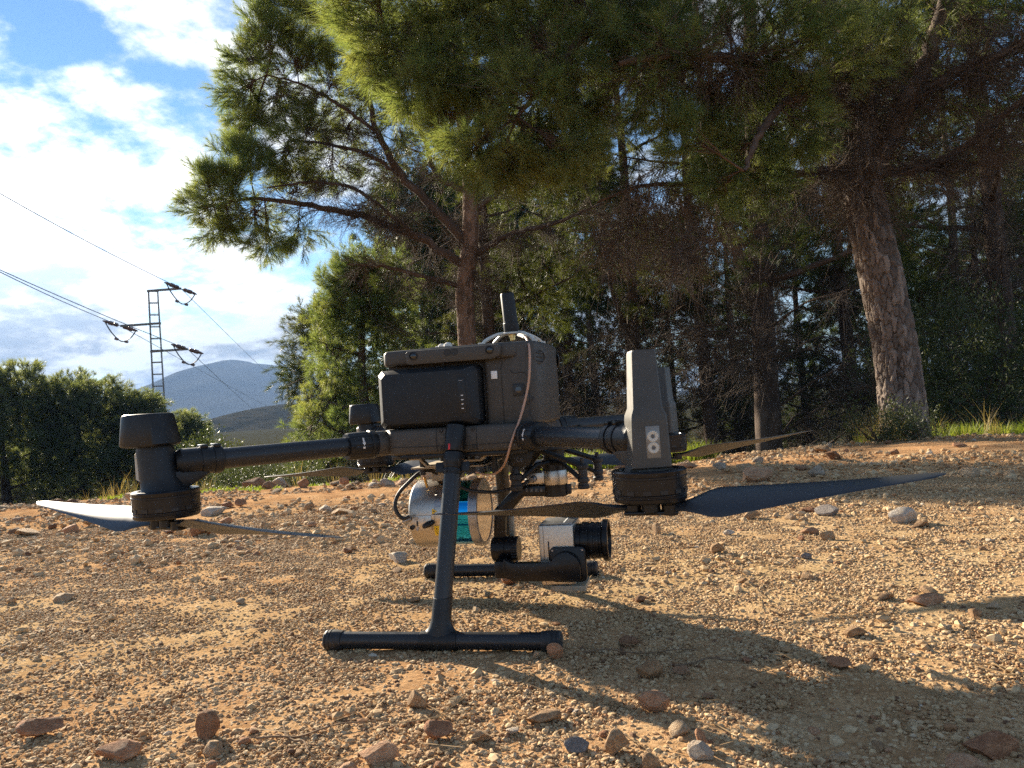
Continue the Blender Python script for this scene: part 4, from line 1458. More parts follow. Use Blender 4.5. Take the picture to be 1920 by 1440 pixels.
# ------------------------------------------------------------------ hills, mountain and air
def ridge(name, dist, prof, thick, res_u, res_v, base, rough, mat, label, seed):
    """a hill across the valley: crest heights given along its width, falling off in depth"""
    us = np.array([p[0] for p in prof], float)
    hs = np.array([p[1] for p in prof], float)
    lat = (us - 960) / FPX * dist
    # crest height above the camera level (the picture is rolled a little)
    hz = 752 + (-math.tan(-ROLL)) * (us - 960)
    hgt = (hz - hs) / FPX * dist + CAM[2]
    u = np.linspace(lat[0], lat[-1], res_u)
    h = np.interp(u, lat, hgt)
    k = 2
    h = np.convolve(np.pad(h, k, mode='edge'), np.ones(2 * k + 1) / (2 * k + 1), 'valid')
    v = np.linspace(-1, 1, res_v)
    U, Vv = np.meshgrid(u, v, indexing='ij')
    H = np.repeat(h[:, None], res_v, 1)
    fall = np.clip(1 - np.abs(Vv) ** 1.5, 0, 1)
    n = fbm(U / thick * 3 + 7, Vv * 3 + 5, 1.3, seed, 6, .55) - .5
    Zz = base + (H - base) * fall + n * rough * (H - base) * (.25 + .75 * np.abs(Vv))
    D = dist + Vv * thick
    X = CAM[0] + FWH[0] * D + FWH[1] * U
    Yy = CAM[1] + FWH[1] * D - FWH[0] * U
    idx = np.arange(res_u * res_v).reshape(res_u, res_v)
    f = np.stack([idx[:-1, :-1].ravel(), idx[1:, :-1].ravel(), idx[1:, 1:].ravel(), idx[:-1, 1:].ravel()], 1)
    me = mesh_from(name, np.stack([X.ravel(), Yy.ravel(), Zz.ravel()], 1), f, mat, True, 180)
    return link(name, me, kind='structure', label=label)


def scrub_material(name, scale, stops):
    m = material(name, (.08, .08, .04), .95, spec=.0)
    n, l, b = nodes_of(m)
    geo = N(n, 'ShaderNodeNewGeometry')
    f = add_noise(n, l, scale, 9, .72, vec=geo.outputs['Position'])
    l.new(ramp(n, l, f, stops), b.inputs['Base Color'])
    bump(n, l, b, f, .8, 1.5)
    return m


HILL = scrub_material('hill_scrub', .16, [(.36, (.010, .012, .007)), (.5, (.032, .030, .018)), (.66, (.062, .052, .032))])
MOUNT = scrub_material('mountain_rock', .012, [(.35, (.035, .038, .035)), (.65, (.075, .072, .06))])
ridge('hill', 380, [(60, 900), (250, 850), (380, 806), (430, 787), (480, 770), (530, 758), (590, 754), (700, 772), (900, 800), (1300, 850)], 150, 200, 80, -8, .30, HILL, 'scrub covered round hill across the valley', 5)
ridge('mountain', 1600, [(-300, 860), (100, 812), (293, 750), (340, 738), (390, 716), (425, 696), (452, 672), (480, 682), (515, 684), (560, 694), (640, 720), (800, 770), (1200, 820)], 700, 220, 90, -10, .16, MOUNT, 'blue hazy mountain on the skyline', 9)


def make_haze():
    m = bpy.data.materials.new('haze')
    m.use_nodes = True
    n, l = m.node_tree.nodes, m.node_tree.links
    n.clear()
    o = N(n, 'ShaderNodeOutputMaterial')
    v = N(n, 'ShaderNodeVolumePrincipled')
    v.inputs['Color'].default_value = (.36, .58, 1.0, 1)
    v.inputs['Density'].default_value = HAZE
    v.inputs['Anisotropy'].default_value = .0
    l.new(v.outputs[0], o.inputs['Volume'])
    b = B().box((-5600, -5600, -14), (5600, 5600, 150))
    h = b.build('haze', m, kind='stuff', label='thin pale blue haze filling the valley air')
    return h


HAZE = .00030
make_haze()

# ------------------------------------------------------------------ wood and needles
def bark_material(name, stops, scale=14):
    m = material(name, (.2, .13, .09), .9, spec=.15)
    n, l, b = nodes_of(m)
    at = N(n, 'ShaderNodeAttribute', attribute_name='tone')
    geo = N(n, 'ShaderNodeNewGeometry')
    f = add_noise(n, l, scale * 3, 6, .7, vec=geo.outputs['Position'])
    mi = N(n, 'ShaderNodeMath', operation='MULTIPLY_ADD')
    l.new(at.outputs['Fac'], mi.inputs[0])
    mi.inputs[1].default_value = .55
    sc = N(n, 'ShaderNodeMath', operation='MULTIPLY')
    l.new(f, sc.inputs[0])
    sc.inputs[1].default_value = .5
    l.new(sc.outputs[0], mi.inputs[2])
    l.new(ramp(n, l, mi.outputs[0], stops), b.inputs['Base Color'])
    f2 = add_noise(n, l, scale * 6, 6, .7, vec=geo.outputs['Position'])
    bump(n, l, b, f2, .7, .01)
    return m


BARK = bark_material('pine_bark', [(.15, (.070, .057, .048)), (.4, (.130, .102, .082)), (.65, (.20, .158, .128)), (.9, (.29, .235, .195))])
BARK_B = bark_material('brown_bark', [(.15, (.075, .052, .038)), (.4, (.14, .092, .064)), (.65, (.20, .13, .09)), (.9, (.26, .18, .13))])
BARK2 = bark_material('dark_bark', [(.2, (.055, .040, .032)), (.6, (.105, .074, .056)), (.9, (.15, .11, .085))], 9)
TWIG = material('dead_twig', (.105, .082, .065), .9, spec=.1)


def needle_material(name, stops, trans):
    m = bpy.data.materials.new(name)
    m.use_nodes = True
    n, l = m.node_tree.nodes, m.node_tree.links
    n.clear()
    o = N(n, 'ShaderNodeOutputMaterial')
    d = N(n, 'ShaderNodeBsdfPrincipled')
    d.inputs['Roughness'].default_value = .5
    d.inputs['Specular IOR Level'].default_value = .2
    t = N(n, 'ShaderNodeBsdfTranslucent')
    mx = N(n, 'ShaderNodeMixShader')
    mx.inputs[0].default_value = trans
    oi = N(n, 'ShaderNodeObjectInfo')
    geo = N(n, 'ShaderNodeNewGeometry')
    f = add_noise(n, l, .9, 3, .6, vec=geo.outputs['Position'])
    ad = N(n, 'ShaderNodeMath', operation='MULTIPLY_ADD')
    l.new(oi.outputs['Random'], ad.inputs[0])
    ad.inputs[1].default_value = .5
    sb = N(n, 'ShaderNodeMath', operation='SUBTRACT')
    l.new(f, sb.inputs[0])
    sb.inputs[1].default_value = .25
    l.new(sb.outputs[0], ad.inputs[2])
    c = ramp(n, l, ad.outputs[0], stops)
    l.new(c, d.inputs['Base Color'])
    br = N(n, 'ShaderNodeMix', data_type='RGBA', blend_type='MULTIPLY')
    br.inputs['Factor'].default_value = 1
    l.new(c, br.inputs['A'])
    br.inputs['B'].default_value = (2.1, 2.0, .95, 1)
    l.new(br.outputs['Result'], t.inputs['Color'])
    l.new(d.outputs[0], mx.inputs[1])
    l.new(t.outputs[0], mx.inputs[2])
    l.new(mx.outputs[0], o.inputs[0])
    return m


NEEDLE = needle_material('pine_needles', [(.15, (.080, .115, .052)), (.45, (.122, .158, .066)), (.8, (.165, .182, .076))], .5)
NEEDLE_MID = needle_material('shade_toned_needles', [(.15, (.032, .048, .018)), (.5, (.055, .070, .024)), (.85, (.085, .092, .030))], .35)  # darker copy of the pine needles: the wood's shade put into the colour
NEEDLE_LEFT = needle_material('lightened_needles', [(.15, (.070, .092, .055)), (.5, (.105, .128, .07)), (.85, (.15, .165, .085))], .45)  # lightened in colour to make up for light missing on these pines
NEEDLE_FAR = needle_material('shade_toned_far_needles', [(.15, (.026, .042, .020)), (.5, (.042, .062, .025)), (.85, (.068, .085, .032))], .30)  # darkened in colour, standing in for shade at the back of the wood
GRASSM = needle_material('grass_blades', [(.1, (.07, .11, .018)), (.5, (.12, .16, .03)), (.9, (.22, .21, .07))], .45)
DRYM = needle_material('dry_stalks', [(.1, (.16, .12, .06)), (.9, (.30, .24, .13))], .3)
LEAFM = needle_material('shrub_leaves', [(.1, (.03, .045, .02)), (.5, (.05, .066, .03)), (.9, (.08, .09, .045))], .25)


def batch_tubes(P, Rr, sides):
    """many tubes at once: P (m,n,3), Rr (m,n) -> vertices, faces"""
    m, n, _ = P.shape
    T = np.empty_like(P)
    T[:, 1:-1] = P[:, 2:] - P[:, :-2]
    T[:, 0] = P[:, 1] - P[:, 0]
    T[:, -1] = P[:, -1] - P[:, -2]
    T /= np.linalg.norm(T, axis=2, keepdims=True) + 1e-9
    ref = np.where(np.abs(T[:, :1, 2:3]) < .9, np.array([0, 0, 1.0]), np.array([1.0, 0, 0]))
    ref = np.repeat(ref, n, 1)
    U = np.cross(ref, T)
    U /= np.linalg.norm(U, axis=2, keepdims=True) + 1e-9
    W = np.cross(T, U)
    a = 2 * np.pi * np.arange(sides) / sides
    V = P[:, :, None, :] + Rr[:, :, None, None] * (np.cos(a)[None, None, :, None] * U[:, :, None, :] + np.sin(a)[None, None, :, None] * W[:, :, None, :])
    idx = np.arange(m * n * sides).reshape(m, n, sides)
    nx = np.roll(idx, -1, 2)
    F = np.stack([idx[:, :-1], nx[:, :-1], nx[:, 1:], idx[:, 1:]], -1).reshape(-1, 4)
    return V.reshape(-1, 3), F


def quick_mesh(name, V, F, mat, smooth=True, tone=None):
    me = bpy.data.meshes.new(name)
    k = F.shape[1]
    me.vertices.add(len(V))
    me.vertices.foreach_set('co', np.ascontiguousarray(V, np.float32).ravel())
    me.loops.add(F.size)
    me.loops.foreach_set('vertex_index', np.ascontiguousarray(F, np.int32).ravel())
    me.polygons.add(len(F))
    me.polygons.foreach_set('loop_start', np.arange(0, F.size, k, dtype=np.int32))
    me.polygons.foreach_set('loop_total', np.full(len(F), k, np.int32))
    me.update(calc_edges=True)
    me.materials.append(mat)
    if smooth:
        me.polygons.foreach_set('use_smooth', np.ones(len(F), bool))
    if tone is not None:
        a = me.attributes.new('tone', 'FLOAT', 'POINT')
        a.data.foreach_set('value', np.asarray(tone, np.float32))
    return me


def spline(pts, n):
    """Catmull-Rom through pts (any columns), n samples"""
    p = np.asarray(pts, float)
    q = np.vstack([2 * p[0] - p[1], p, 2 * p[-1] - p[-2]])
    t = np.linspace(0, len(p) - 1 - 1e-6, n)
    i = t.astype(int)
    f = (t - i)[:, None]
    a, b, c, d = q[i], q[i + 1], q[i + 2], q[i + 3]
    return .5 * (2 * b + (c - a) * f + (2 * a - 5 * b + 4 * c - d) * f ** 2 + (3 * b - a - 3 * c + d) * f ** 3)


# --- needle sprays: a shoot (axis +X) with side shoots, each a bottle-brush of needles
def spray_mesh(r, shoots, needles, nlen, nwid, mat, spread=.55, reach=.12):
    V, F = [], []
    TP = []

    def needle(p, d, L, w):
        s = np.cross(d, r.normal(size=3))
        s /= np.linalg.norm(s) + 1e-9
        k = len(V)
        V.extend([p - s * w / 2, p + s * w / 2, p + d * L + np.array([0, 0, -.06 * L])])
        F.append((k, k + 1, k + 2))
    for sidx in range(shoots):
        if sidx == 0:
            o, d, L = np.zeros(3), np.array([1.0, 0, 0]), reach
        else:
            o = np.array([reach * r.uniform(-.2, .75), 0, 0])
            a = r.uniform(0, 6.28)
            th = r.uniform(.35, 1.0) * spread * 1.5
            d = np.array([math.cos(th), math.sin(th) * math.cos(a), math.sin(th) * math.sin(a)])
            L = reach * r.uniform(.55, .95)
        TP.append((o, o + d * L))
        for _ in range(needles):
            t = r.uniform(.25, 1.02)
            a = r.uniform(0, 6.28)
            th = r.uniform(.35, 1.05) * (1.15 - .55 * t)
            e = np.cross(d, r.normal(size=3))
            e /= np.linalg.norm(e)
            nd = d * math.cos(th) + e * math.sin(th)
            needle(o + d * L * t, nd, nlen * r.uniform(.7, 1.1), nwid)
    for a, b in TP:
        k = len(V)
        d = b - a
        u = np.cross(d, [0, .3, 1])
        u /= np.linalg.norm(u)
        w = np.cross(d, u)
        w /= np.linalg.norm(w)
        for c, rad in ((a, .0022), (b, .0010)):
            for q in range(3):
                an = 2.094 * q
                V.append(c + rad * (u * math.cos(an) + w * math.sin(an)))
        for q in range(3):
            z = (q + 1) % 3
            F.append((k + q, k + z, k + 3 + z))
            F.append((k + q, k + 3 + z, k + 3 + q))
    return quick_mesh('needle_spray', np.array(V), np.array(F), mat, False)


def dead_mesh(r, count, length, droop, wid=.0016):
    P, Rr = [], []
    for i in range(count):
        a = r.uniform(0, 6.28)
        th = r.uniform(.05, .9)
        d = np.array([math.cos(th), math.sin(th) * math.cos(a), math.sin(th) * math.sin(a)])
        L = length * r.uniform(.5, 1.15)
        o = np.array([r.uniform(0, .35) * length, 0, 0])
        bend = r.normal(size=3) * .22
        t = np.linspace(0, 1, 5)[:, None]
        p = o + d * L * t + bend * L * t ** 2 + r.normal(size=(5, 3)) * .012 * L
        P.append(p)
        Rr.append(wid * np.linspace(1.25, .55, 5))
        for k in range(2):
            j = r.integers(1, 4)
            e = d + r.normal(size=3) * .55
            e /= np.linalg.norm(e)
            p2 = p[j] + e * L * .42 * t + bend * .5 * L * t ** 2
            P.append(p2)
            Rr.append(wid * np.linspace(.8, .4, 5))
    V, F = batch_tubes(np.array(P), np.array(Rr), 3)
    return quick_mesh('dead_spray', V, F, TWIG, True)


rt_ = np.random.default_rng(404)
T_NEAR = [template('needle_spray', spray_mesh(rt_, 6, 34, .085, .0021, NEEDLE)) for _ in range(4)]


def clump_mesh(r, sprays, rad, shoots, needles, nlen, nwid, mat):
    """a whole tuft of sprays round a short stem, for trees further off"""
    V, F, k = [], [], 0
    for _ in range(sprays):
        me = spray_mesh(r, shoots, needles, nlen, nwid, mat, .6, .15)
        v = np.empty(len(me.vertices) * 3, np.float32)
        me.vertices.foreach_get('co', v)
        v = v.reshape(-1, 3)
        f = np.empty(len(me.loops), np.int32)
        me.loops.foreach_get('vertex_index', f)
        bpy.data.meshes.remove(me)
        q = r.normal(size=3)
        q /= np.linalg.norm(q)
        q = q * rad * r.random() ** .45
        d = q / rad * .8 + r.normal(size=3) * .3 + np.array([.45, 0, 0])
        d /= np.linalg.norm(d)
        y = np.cross(d, r.normal(size=3))
        y /= np.linalg.norm(y)
        z = np.cross(d, y)
        V.append(v @ np.stack([d, y, z]) * r.uniform(.8, 1.25) + q)
        F.append(f.reshape(-1, 3) + k)
        k += len(v)
    return quick_mesh('needle_clump', np.concatenate(V), np.concatenate(F), mat, False)


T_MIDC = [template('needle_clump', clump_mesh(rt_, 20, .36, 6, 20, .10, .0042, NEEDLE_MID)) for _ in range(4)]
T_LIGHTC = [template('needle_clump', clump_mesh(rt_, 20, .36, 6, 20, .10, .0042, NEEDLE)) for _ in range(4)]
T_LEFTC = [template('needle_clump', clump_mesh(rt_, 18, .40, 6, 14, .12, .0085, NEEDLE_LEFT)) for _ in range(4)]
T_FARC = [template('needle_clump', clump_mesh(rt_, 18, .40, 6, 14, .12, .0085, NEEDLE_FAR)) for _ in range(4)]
T_DEAD = [template('dead_spray', dead_mesh(rt_, 11, .36, 0)) for _ in range(4)]
G_NEAR, G_MID, G_FAR, G_DEAD = (scatter_tree(nm, t) for nm, t in (('near_needles', T_NEAR), ('mid_needles', T_MIDC), ('shade_toned_far_needles', T_FARC), ('dead_twigs', T_DEAD)))


G_LEFT = scatter_tree('lightened_needles', T_LEFTC)
G_LIGHT = scatter_tree('light_needles', T_LIGHTC)


def dir_to_euler(D, r):
    """turn +X onto each direction, with a random roll first"""
    D = D / (np.linalg.norm(D, axis=1, keepdims=True) + 1e-9)
    return np.stack([r.uniform(0, 6.28, len(D)), -np.arcsin(np.clip(D[:, 2], -1, 1)), np.arctan2(D[:, 1], D[:, 0])], 1)


def voronoi_tone(a, s, cols, seed):
    """plates of bark: cell distance gap and a random tone per cell; a wraps every cols cells"""
    r = np.random.default_rng(seed)
    rows = int(s.max()) + 4
    jx, jy, tn = r.uniform(.1, .9, (cols, rows)), r.uniform(.1, .9, (cols, rows)), r.random((cols, rows))
    i, j = np.floor(a).astype(int), np.floor(s).astype(int)
    f1 = np.full(a.shape, 9.0)
    f2 = np.full(a.shape, 9.0)
    t1 = np.zeros(a.shape)
    for di in (-1, 0, 1):
        for dj in (-1, 0, 1):
            ci, cj = (i + di), np.clip(j + dj, 0, rows - 1)
            x = ci + jx[ci % cols, cj]
            y = j + dj + jy[ci % cols, cj]
            d = np.hypot(x - a, y - s)
            new = d < f1
            f2 = np.where(new, f1, np.minimum(f2, d))
            t1 = np.where(new, tn[ci % cols, cj], t1)
            f1 = np.where(new, d, f1)
    return f2 - f1, t1


def trunk_mesh(pts, nlen, nseg, mat, plate=(.05, .095), depth=.012, seed=1, flare=.0):
    c = spline(pts, nlen)
    P, rad = c[:, :3], c[:, 3].copy()
    seglen = np.concatenate([[0], np.cumsum(np.linalg.norm(np.diff(P, axis=0), axis=1))])
    rad = rad * (1 + flare * np.exp(-seglen / .12))
    T = np.gradient(P, axis=0)
    T /= np.linalg.norm(T, axis=1, keepdims=True)
    U = np.cross(np.array([0, 1.0, 0]), T)
    U /= np.linalg.norm(U, axis=1, keepdims=True)
    W = np.cross(T, U)
    th = 2 * np.pi * np.arange(nseg) / nseg
    cols = max(6, int(2 * np.pi * rad.max() * .85 / plate[0]))
    A = np.repeat((th / (2 * np.pi) * cols)[None], nlen, 0)
    S = np.repeat((seglen / plate[1])[:, None], nseg, 1) + 1
    wob = fbm(A * 1.7, S * 1.3, 1.0, seed + 3, 3) - .5
    gap, tone = voronoi_tone(A + wob * 1.1, S + wob * .9, cols, seed)
    disp = depth * np.clip(gap / .22, 0, 1) + depth * .55 * (tone - .5) + depth * .5 * (fbm(A * 4, S * 5, 1.0, seed + 8, 3) - .5)
    Rr = rad[:, None] - depth * .6 + disp * np.clip(rad[:, None] / rad.max() * 1.3, .1, 1)
    V = P[:, None] + Rr[..., None] * (np.cos(th)[None, :, None] * U[:, None] + np.sin(th)[None, :, None] * W[:, None])
    idx = np.arange(nlen * nseg).reshape(nlen, nseg)
    nx = np.roll(idx, -1, 1)
    F = np.stack([idx[:-1], nx[:-1], nx[1:], idx[1:]], -1).reshape(-1, 4)
    return quick_mesh('trunk', V.reshape(-1, 3), F, mat, True, tone.ravel())


class Tree:
    def __init__(self, label, base, seed, group=None, group_name='pine_tree'):
        self.r = np.random.default_rng(seed)
        self.seed = seed
        z = float(ground_z(base[0], base[1]))
        self.base = np.array([base[0], base[1], z])
        self.o = empty(group_name, tuple(self.base), label=label, category='tree')
        if group:
            self.o['group'] = group
        self.lines = []              # sampled limb points with radius, to hang things on
        self.SP, self.SD, self.SS = [], [], []     # needle sprays
        self.DP, self.DD, self.DS = [], [], []     # dead sprays
        self.TW, self.TR = [], []    # twigs (4 points each)

    def part(self, name, me, **props):
        me.transform(Matrix.Translation(-Vector(self.base)))
        return link(name, me, self.o, **props)

    def trunk(self, pts, nlen=60, nseg=20, mat=None, plate=(.05, .095), depth=.01, flare=.25):
        self.part('trunk', trunk_mesh(pts, nlen, nseg, mat or BARK2, plate, depth, self.seed, flare))
        self.lines.append(spline(pts, 60))

    def limb(self, pts, sides=9, mat=None, n=26):
        c = spline(pts, n)
        c[2:-1, :3] += self.r.normal(size=(n - 3, 3)) * c[2:-1, 3:4] * .25
        V, F = batch_tubes(c[None, :, :3], c[None, :, 3], sides)
        self.part('limb', quick_mesh('limb', V, F, mat or BARK2, True, self.r.random(len(V))))
        self.lines.append(c)
        return c

    def near_limb(self, p):
        L = np.concatenate(self.lines)
        d = np.linalg.norm(L[:, :3] - p, axis=1) - .0 * L[:, 3]
        return L[np.argmin(d), :3]

    def clump(self, c, R, n, size=1.0, lift=.35, base=None, flat=.75, twigs=True):
        r = self.r
        c = np.asarray(c, float)
        b = self.near_limb(c) if base is None else np.asarray(base, float)
        q = r.normal(size=(n, 3))
        q /= np.linalg.norm(q, axis=1, keepdims=True)
        q *= (r.random((n, 1)) ** .45) * R
        q[:, 2] *= flat
        p = c + q
        d = (p - b) / (np.linalg.norm(p - b, axis=1, keepdims=True) + 1e-6) * .7 + q / R * .8 + r.normal(size=(n, 3)) * .28
        d[:, 2] += lift
        d /= np.linalg.norm(d, axis=1, keepdims=True)
        s = size * r.uniform(.75, 1.25, n)
        self.SP.append(p)
        self.SD.append(d)
        self.SS.append(s)
        if not twigs:
            return
        # one branch from the limb into the clump, twigs from it to the sprays
        m = b + (c - b) * .5 + np.array([0, 0, .06]) * np.linalg.norm(c - b) + r.normal(size=3) * .03 * np.linalg.norm(c - b)
        br = spline([b, m, c, c + (c - b) * .12], 4)
        self.TW.append(br[None])
        L = np.linalg.norm(c - b)
        self.TR.append(np.array([[.006 + .010 * min(1, L)] * 1 + [.005 + .006 * min(1, L), .004, .0025]]))
        t = r.uniform(.35, 1.0, (n, 1))
        st = b + (c - b) * t + (m - (b + c) / 2) * 4 * t * (1 - t)
        mid = (st + p) / 2 + r.normal(size=(n, 3)) * .03 - d * .03
        tw = np.stack([st, st * .45 + mid * .55, mid * .4 + p * .6, p], 1)
        self.TW.append(tw)
        self.TR.append(np.repeat(np.array([[.0035, .0026, .0020, .0015]]), n, 0) * (.7 + .5 * size))

    def dead(self, line, n, lo=0., hi=1., size=1.0, down=.5, spread=1.0):
        r = self.r
        c = self.lines[line] if isinstance(line, int) else line
        t = r.uniform(lo, hi, n) * (len(c) - 1.001)
        i = t.astype(int)
        p = c[i, :3] + (c[i + 1, :3] - c[i, :3]) * (t - i)[:, None]
        tan = c[i + 1, :3] - c[i, :3]
        tan /= np.linalg.norm(tan, axis=1, keepdims=True) + 1e-9
        d = tan * .55 + r.normal(size=(n, 3)) * spread
        d[:, 2] = d[:, 2] * .6 - down
        self.DP.append(p)
        self.DD.append(d)
        self.DS.append(size * r.uniform(.6, 1.3, n))

    def done(self, group):
        r = self.r
        if self.TW:
            P, R_ = np.concatenate(self.TW), np.concatenate(self.TR)
            V, F = batch_tubes(P, R_, 3)
            self.part('branches', quick_mesh('branches', V, F, BARK2, True, np.repeat(r.random(len(P)), 12)), kind='stuff')
        if self.SP:
            p, d, s = np.concatenate(self.SP) - self.base, np.concatenate(self.SD), np.concatenate(self.SS)
            scatter_object('crown', group, p, dir_to_euler(d, r), s, r.integers(0, 4, len(p)), self.o, kind='stuff')
        if self.DP:
            p, d, s = np.concatenate(self.DP) - self.base, np.concatenate(self.DD), np.concatenate(self.DS)
            scatter_object('dead_twigs', G_DEAD, p, dir_to_euler(d, r), s, r.integers(0, 4, len(p)), self.o, kind='stuff')
        return self.o


def px_line(*pts):
    """pixel polyline with depth and radius -> world points with radius"""
    return [tuple(at_d(a, b, d)) + (r,) for a, b, d, r in pts]


# ------------------------------------------------------------------ the big pine on the right
A = Tree('thick pine with plated reddish bark leaning over the track at right', TREE_A, 11)
A.trunk(px_line((1700, 850, 5.0, .140), (1694, 780, 5.0, .132), (1676, 640, 4.98, .126), (1650, 510, 4.95, .122), (1628, 410, 4.93, .116), (1614, 300, 4.9, .106), (1612, 180, 4.9, .092), (1605, 40, 4.9, .08), (1598, -200, 4.9, .075), (1590, -600, 4.95, .05), (1590, -1000, 5.0, .02)), 620, 170, BARK, (.036, .098), .019, .18)
lr = A.limb(px_line((1640, 330, 4.9, .07), (1664, 262, 4.85, .062), (1702, 190, 4.8, .056), (1735, 120, 4.75, .05), (1762, 30, 4.7, .045), (1810, -140, 4.6, .03)), 12, BARK)
A.limb(px_line((1690, 215, 4.8, .04), (1740, 170, 4.7, .034), (1800, 130, 4.6, .03), (1880, 100, 4.5, .025), (2000, 40, 4.4, .015)))
A.limb(px_line((1655, 320, 4.9, .035), (1740, 312, 4.8, .03), (1800, 285, 4.7, .026), (1860, 235, 4.6, .022), (1950, 160, 4.5, .014)))
A.limb(px_line((1605, 330, 4.9, .032), (1540, 318, 4.85, .026), (1478, 326, 4.8, .02), (1400, 310, 4.7, .012)))
A.limb(px_line((1608, 215, 4.9, .05), (1520, 160, 4.7, .042), (1400, 120, 4.5, .034), (1280, 100, 4.35, .025), (1160, 120, 4.25, .014)))
l6 = A.limb(px_line((1602, 60, 4.9, .06), (1450, -60, 4.8, .052), (1250, -90, 4.7, .045), (1050, -60, 4.7, .032), (860, 10, 4.75, .016), (720, 60, 4.7, .006)))
A.limb(px_line((1606, 140, 4.9, .034), (1500, 170, 4.6, .028), (1430, 240, 4.4, .022), (1395, 320, 4.3, .012)))
A.limb(px_line((1250, -90, 4.7, .035), (1150, 0, 4.55, .03), (1060, 110, 4.45, .024), (970, 220, 4.4, .012)))
A.limb(px_line((1600, -60, 4.9, .05), (1720, -200, 4.7, .04), (1900, -300, 4.5, .02)))
A.limb(px_line((1598, -250, 4.9, .05), (1400, -420, 4.7, .04), (1100, -480, 4.6, .02)))
A.limb(px_line((1596, -350, 4.9, .05), (1750, -520, 5.3, .04), (1950, -560, 5.6, .02)))
ra = A.r
# bright drooping mass, upper centre
for x, y, R_, n in ((700, -20, 60, 34), (690, 50, 46, 30), (720, 110, 46, 30), (770, 70, 60, 34), (790, 160, 46, 34), (850, 120, 60, 34), (840, 220, 44, 30), (890, 270, 44, 32), (920, 190, 60, 36), (940, 315, 34, 26), (990, 270, 56, 36), (1000, 170, 60, 34), (1060, 290, 46, 30), (880, 30, 70, 36), (980, 60, 70, 36), (800, -40, 70, 36), (920, -60, 70, 34), (1060, -20, 80, 36), (1080, 120, 60, 30), (1080, 210, 50, 28), (1130, 60, 60, 28)):
    A.clump(at_d(x, y, 4.45 + ra.uniform(-.18, .3)), R_ / FPX * 4.5, int(n * 1.25), 1.0, .15)
# hanging sprays left of the trunk
for x, y, R_, n in ((1180, 130, 56, 22), (1240, 60, 60, 22), (1300, 130, 60, 26), (1240, 190, 46, 20), (1330, 210, 56, 26), (1400, 150, 60, 24), (1380, 290, 44, 24), (1420, 340, 36, 22), (1440, 250, 50, 24), (1470, 90, 60, 20), (1360, 40, 70, 22), (1500, 190, 46, 16), (1350, 350, 26, 12), (1290, 260, 36, 14), (1450, 10, 60, 18), (1540, 60, 50, 14), (1200, -20, 70, 22)):
    A.clump(at_d(x, y, 4.4 + ra.uniform(-.2, .3)), R_ / FPX * 4.45, int(n * 1.1), .95, -.05)
# foliage over and beyond the frame that shades the place
for _ in range(22):
    a, h = ra.uniform(-2.6, 1.2), ra.uniform(3.4, 7.0)
    rr = ra.uniform(.3, 2.2) * (1.15 - (h - 3.2) / 6)
    c = TREE_A + np.array([rr * math.cos(a) - .2, rr * math.sin(a) + .35, h])
    A.clump(c, ra.uniform(.28, .42), 26, 1.25, .3)
for k in (2, 3, 4, 5, 6, 8):
    A.dead(k, 26, .1, .9, .95, .55)
A.dead(5, 50, .15, .8, 1.0, .5)
A.dead(0, 150, .43, .66, .95, .8, .8)
for x, y, R_, n in ((1560, 20, 60, 20), (1620, 90, 50, 16), (1680, 30, 60, 18), (1760, 20, 60, 18), (1850, 60, 60, 16), (1560, 130, 40, 12), (1900, 10, 60, 16), (1500, 250, 36, 12), (1820, 180, 40, 10)):
    A.clump(at_d(x, y, 4.45 + ra.uniform(-.15, .3)), R_ / FPX * 4.45, n, .95, -.1)
for k in (1, 2, 3):
    A.dead(k, 40, .1, 1.0, .95, .7)
A.dead(lr, 24, .2, 1, .9, .7)
# rust coloured dead fringe low on the left of the crown
for x, y, R_ in ((1180, 380, 60), (1250, 400, 60), (1320, 390, 50), (1220, 330, 50), (1150, 440, 40), (1290, 450, 46)):
    c = at_d(x, y, 4.9 + ra.uniform(-.2, .3))
    n = 17
    p = c + ra.normal(size=(n, 3)) * np.array([.5, .5, .3]) * R_ / FPX * 5
    d = ra.normal(size=(n, 3)) * .5
    d[:, 2] -= .75
    A.DP.append(p)
    A.DD.append(d)
    A.DS.append(ra.uniform(.7, 1.2, n))
A.limb(px_line((1610, 250, 4.95, .03), (1480, 290, 5.0, .025), (1330, 340, 5.0, .02), (1200, 350, 5.0, .012), (1120, 380, 5.0, .008)))
A.done(G_NEAR)

# ------------------------------------------------------------------ the pine behind the drone
Bt = Tree('slender pine behind the drone with long bare limbs reaching left', at_d(884, 880, 8.0), 23)
Bt.trunk(px_line((884, 900, 8.0, .110), (880, 760, 8.0, .098), (876, 640, 8.0, .092), (872, 540, 8.0, .090), (882, 440, 8.0, .082), (880, 340, 8.0, .070), (868, 240, 8.0, .060), (858, 100, 8.0, .050), (850, -120, 8.0, .04), (845, -330, 8.0, .012)), 300, 80, BARK_B, (.055, .10), .013, .12)
k1 = Bt.limb(px_line((872, 500, 8.0, .05), (800, 452, 7.9, .044), (730, 424, 7.8, .038), (650, 398, 7.7, .032), (570, 384, 7.6, .025), (480, 372, 7.55, .018), (400, 384, 7.5, .009)))
k2 = Bt.limb(px_line((876, 455, 8.0, .055), (820, 400, 7.95, .048), (770, 345, 7.9, .042), (734, 302, 7.85, .036), (706, 240, 7.8, .03), (682, 150, 7.75, .022), (650, 60, 7.7, .012)))
k3 = Bt.limb(px_line((790, 452, 7.9, .022), (730, 400, 7.7, .02), (660, 352, 7.6, .017), (580, 342, 7.5, .013), (500, 352, 7.4, .007)))
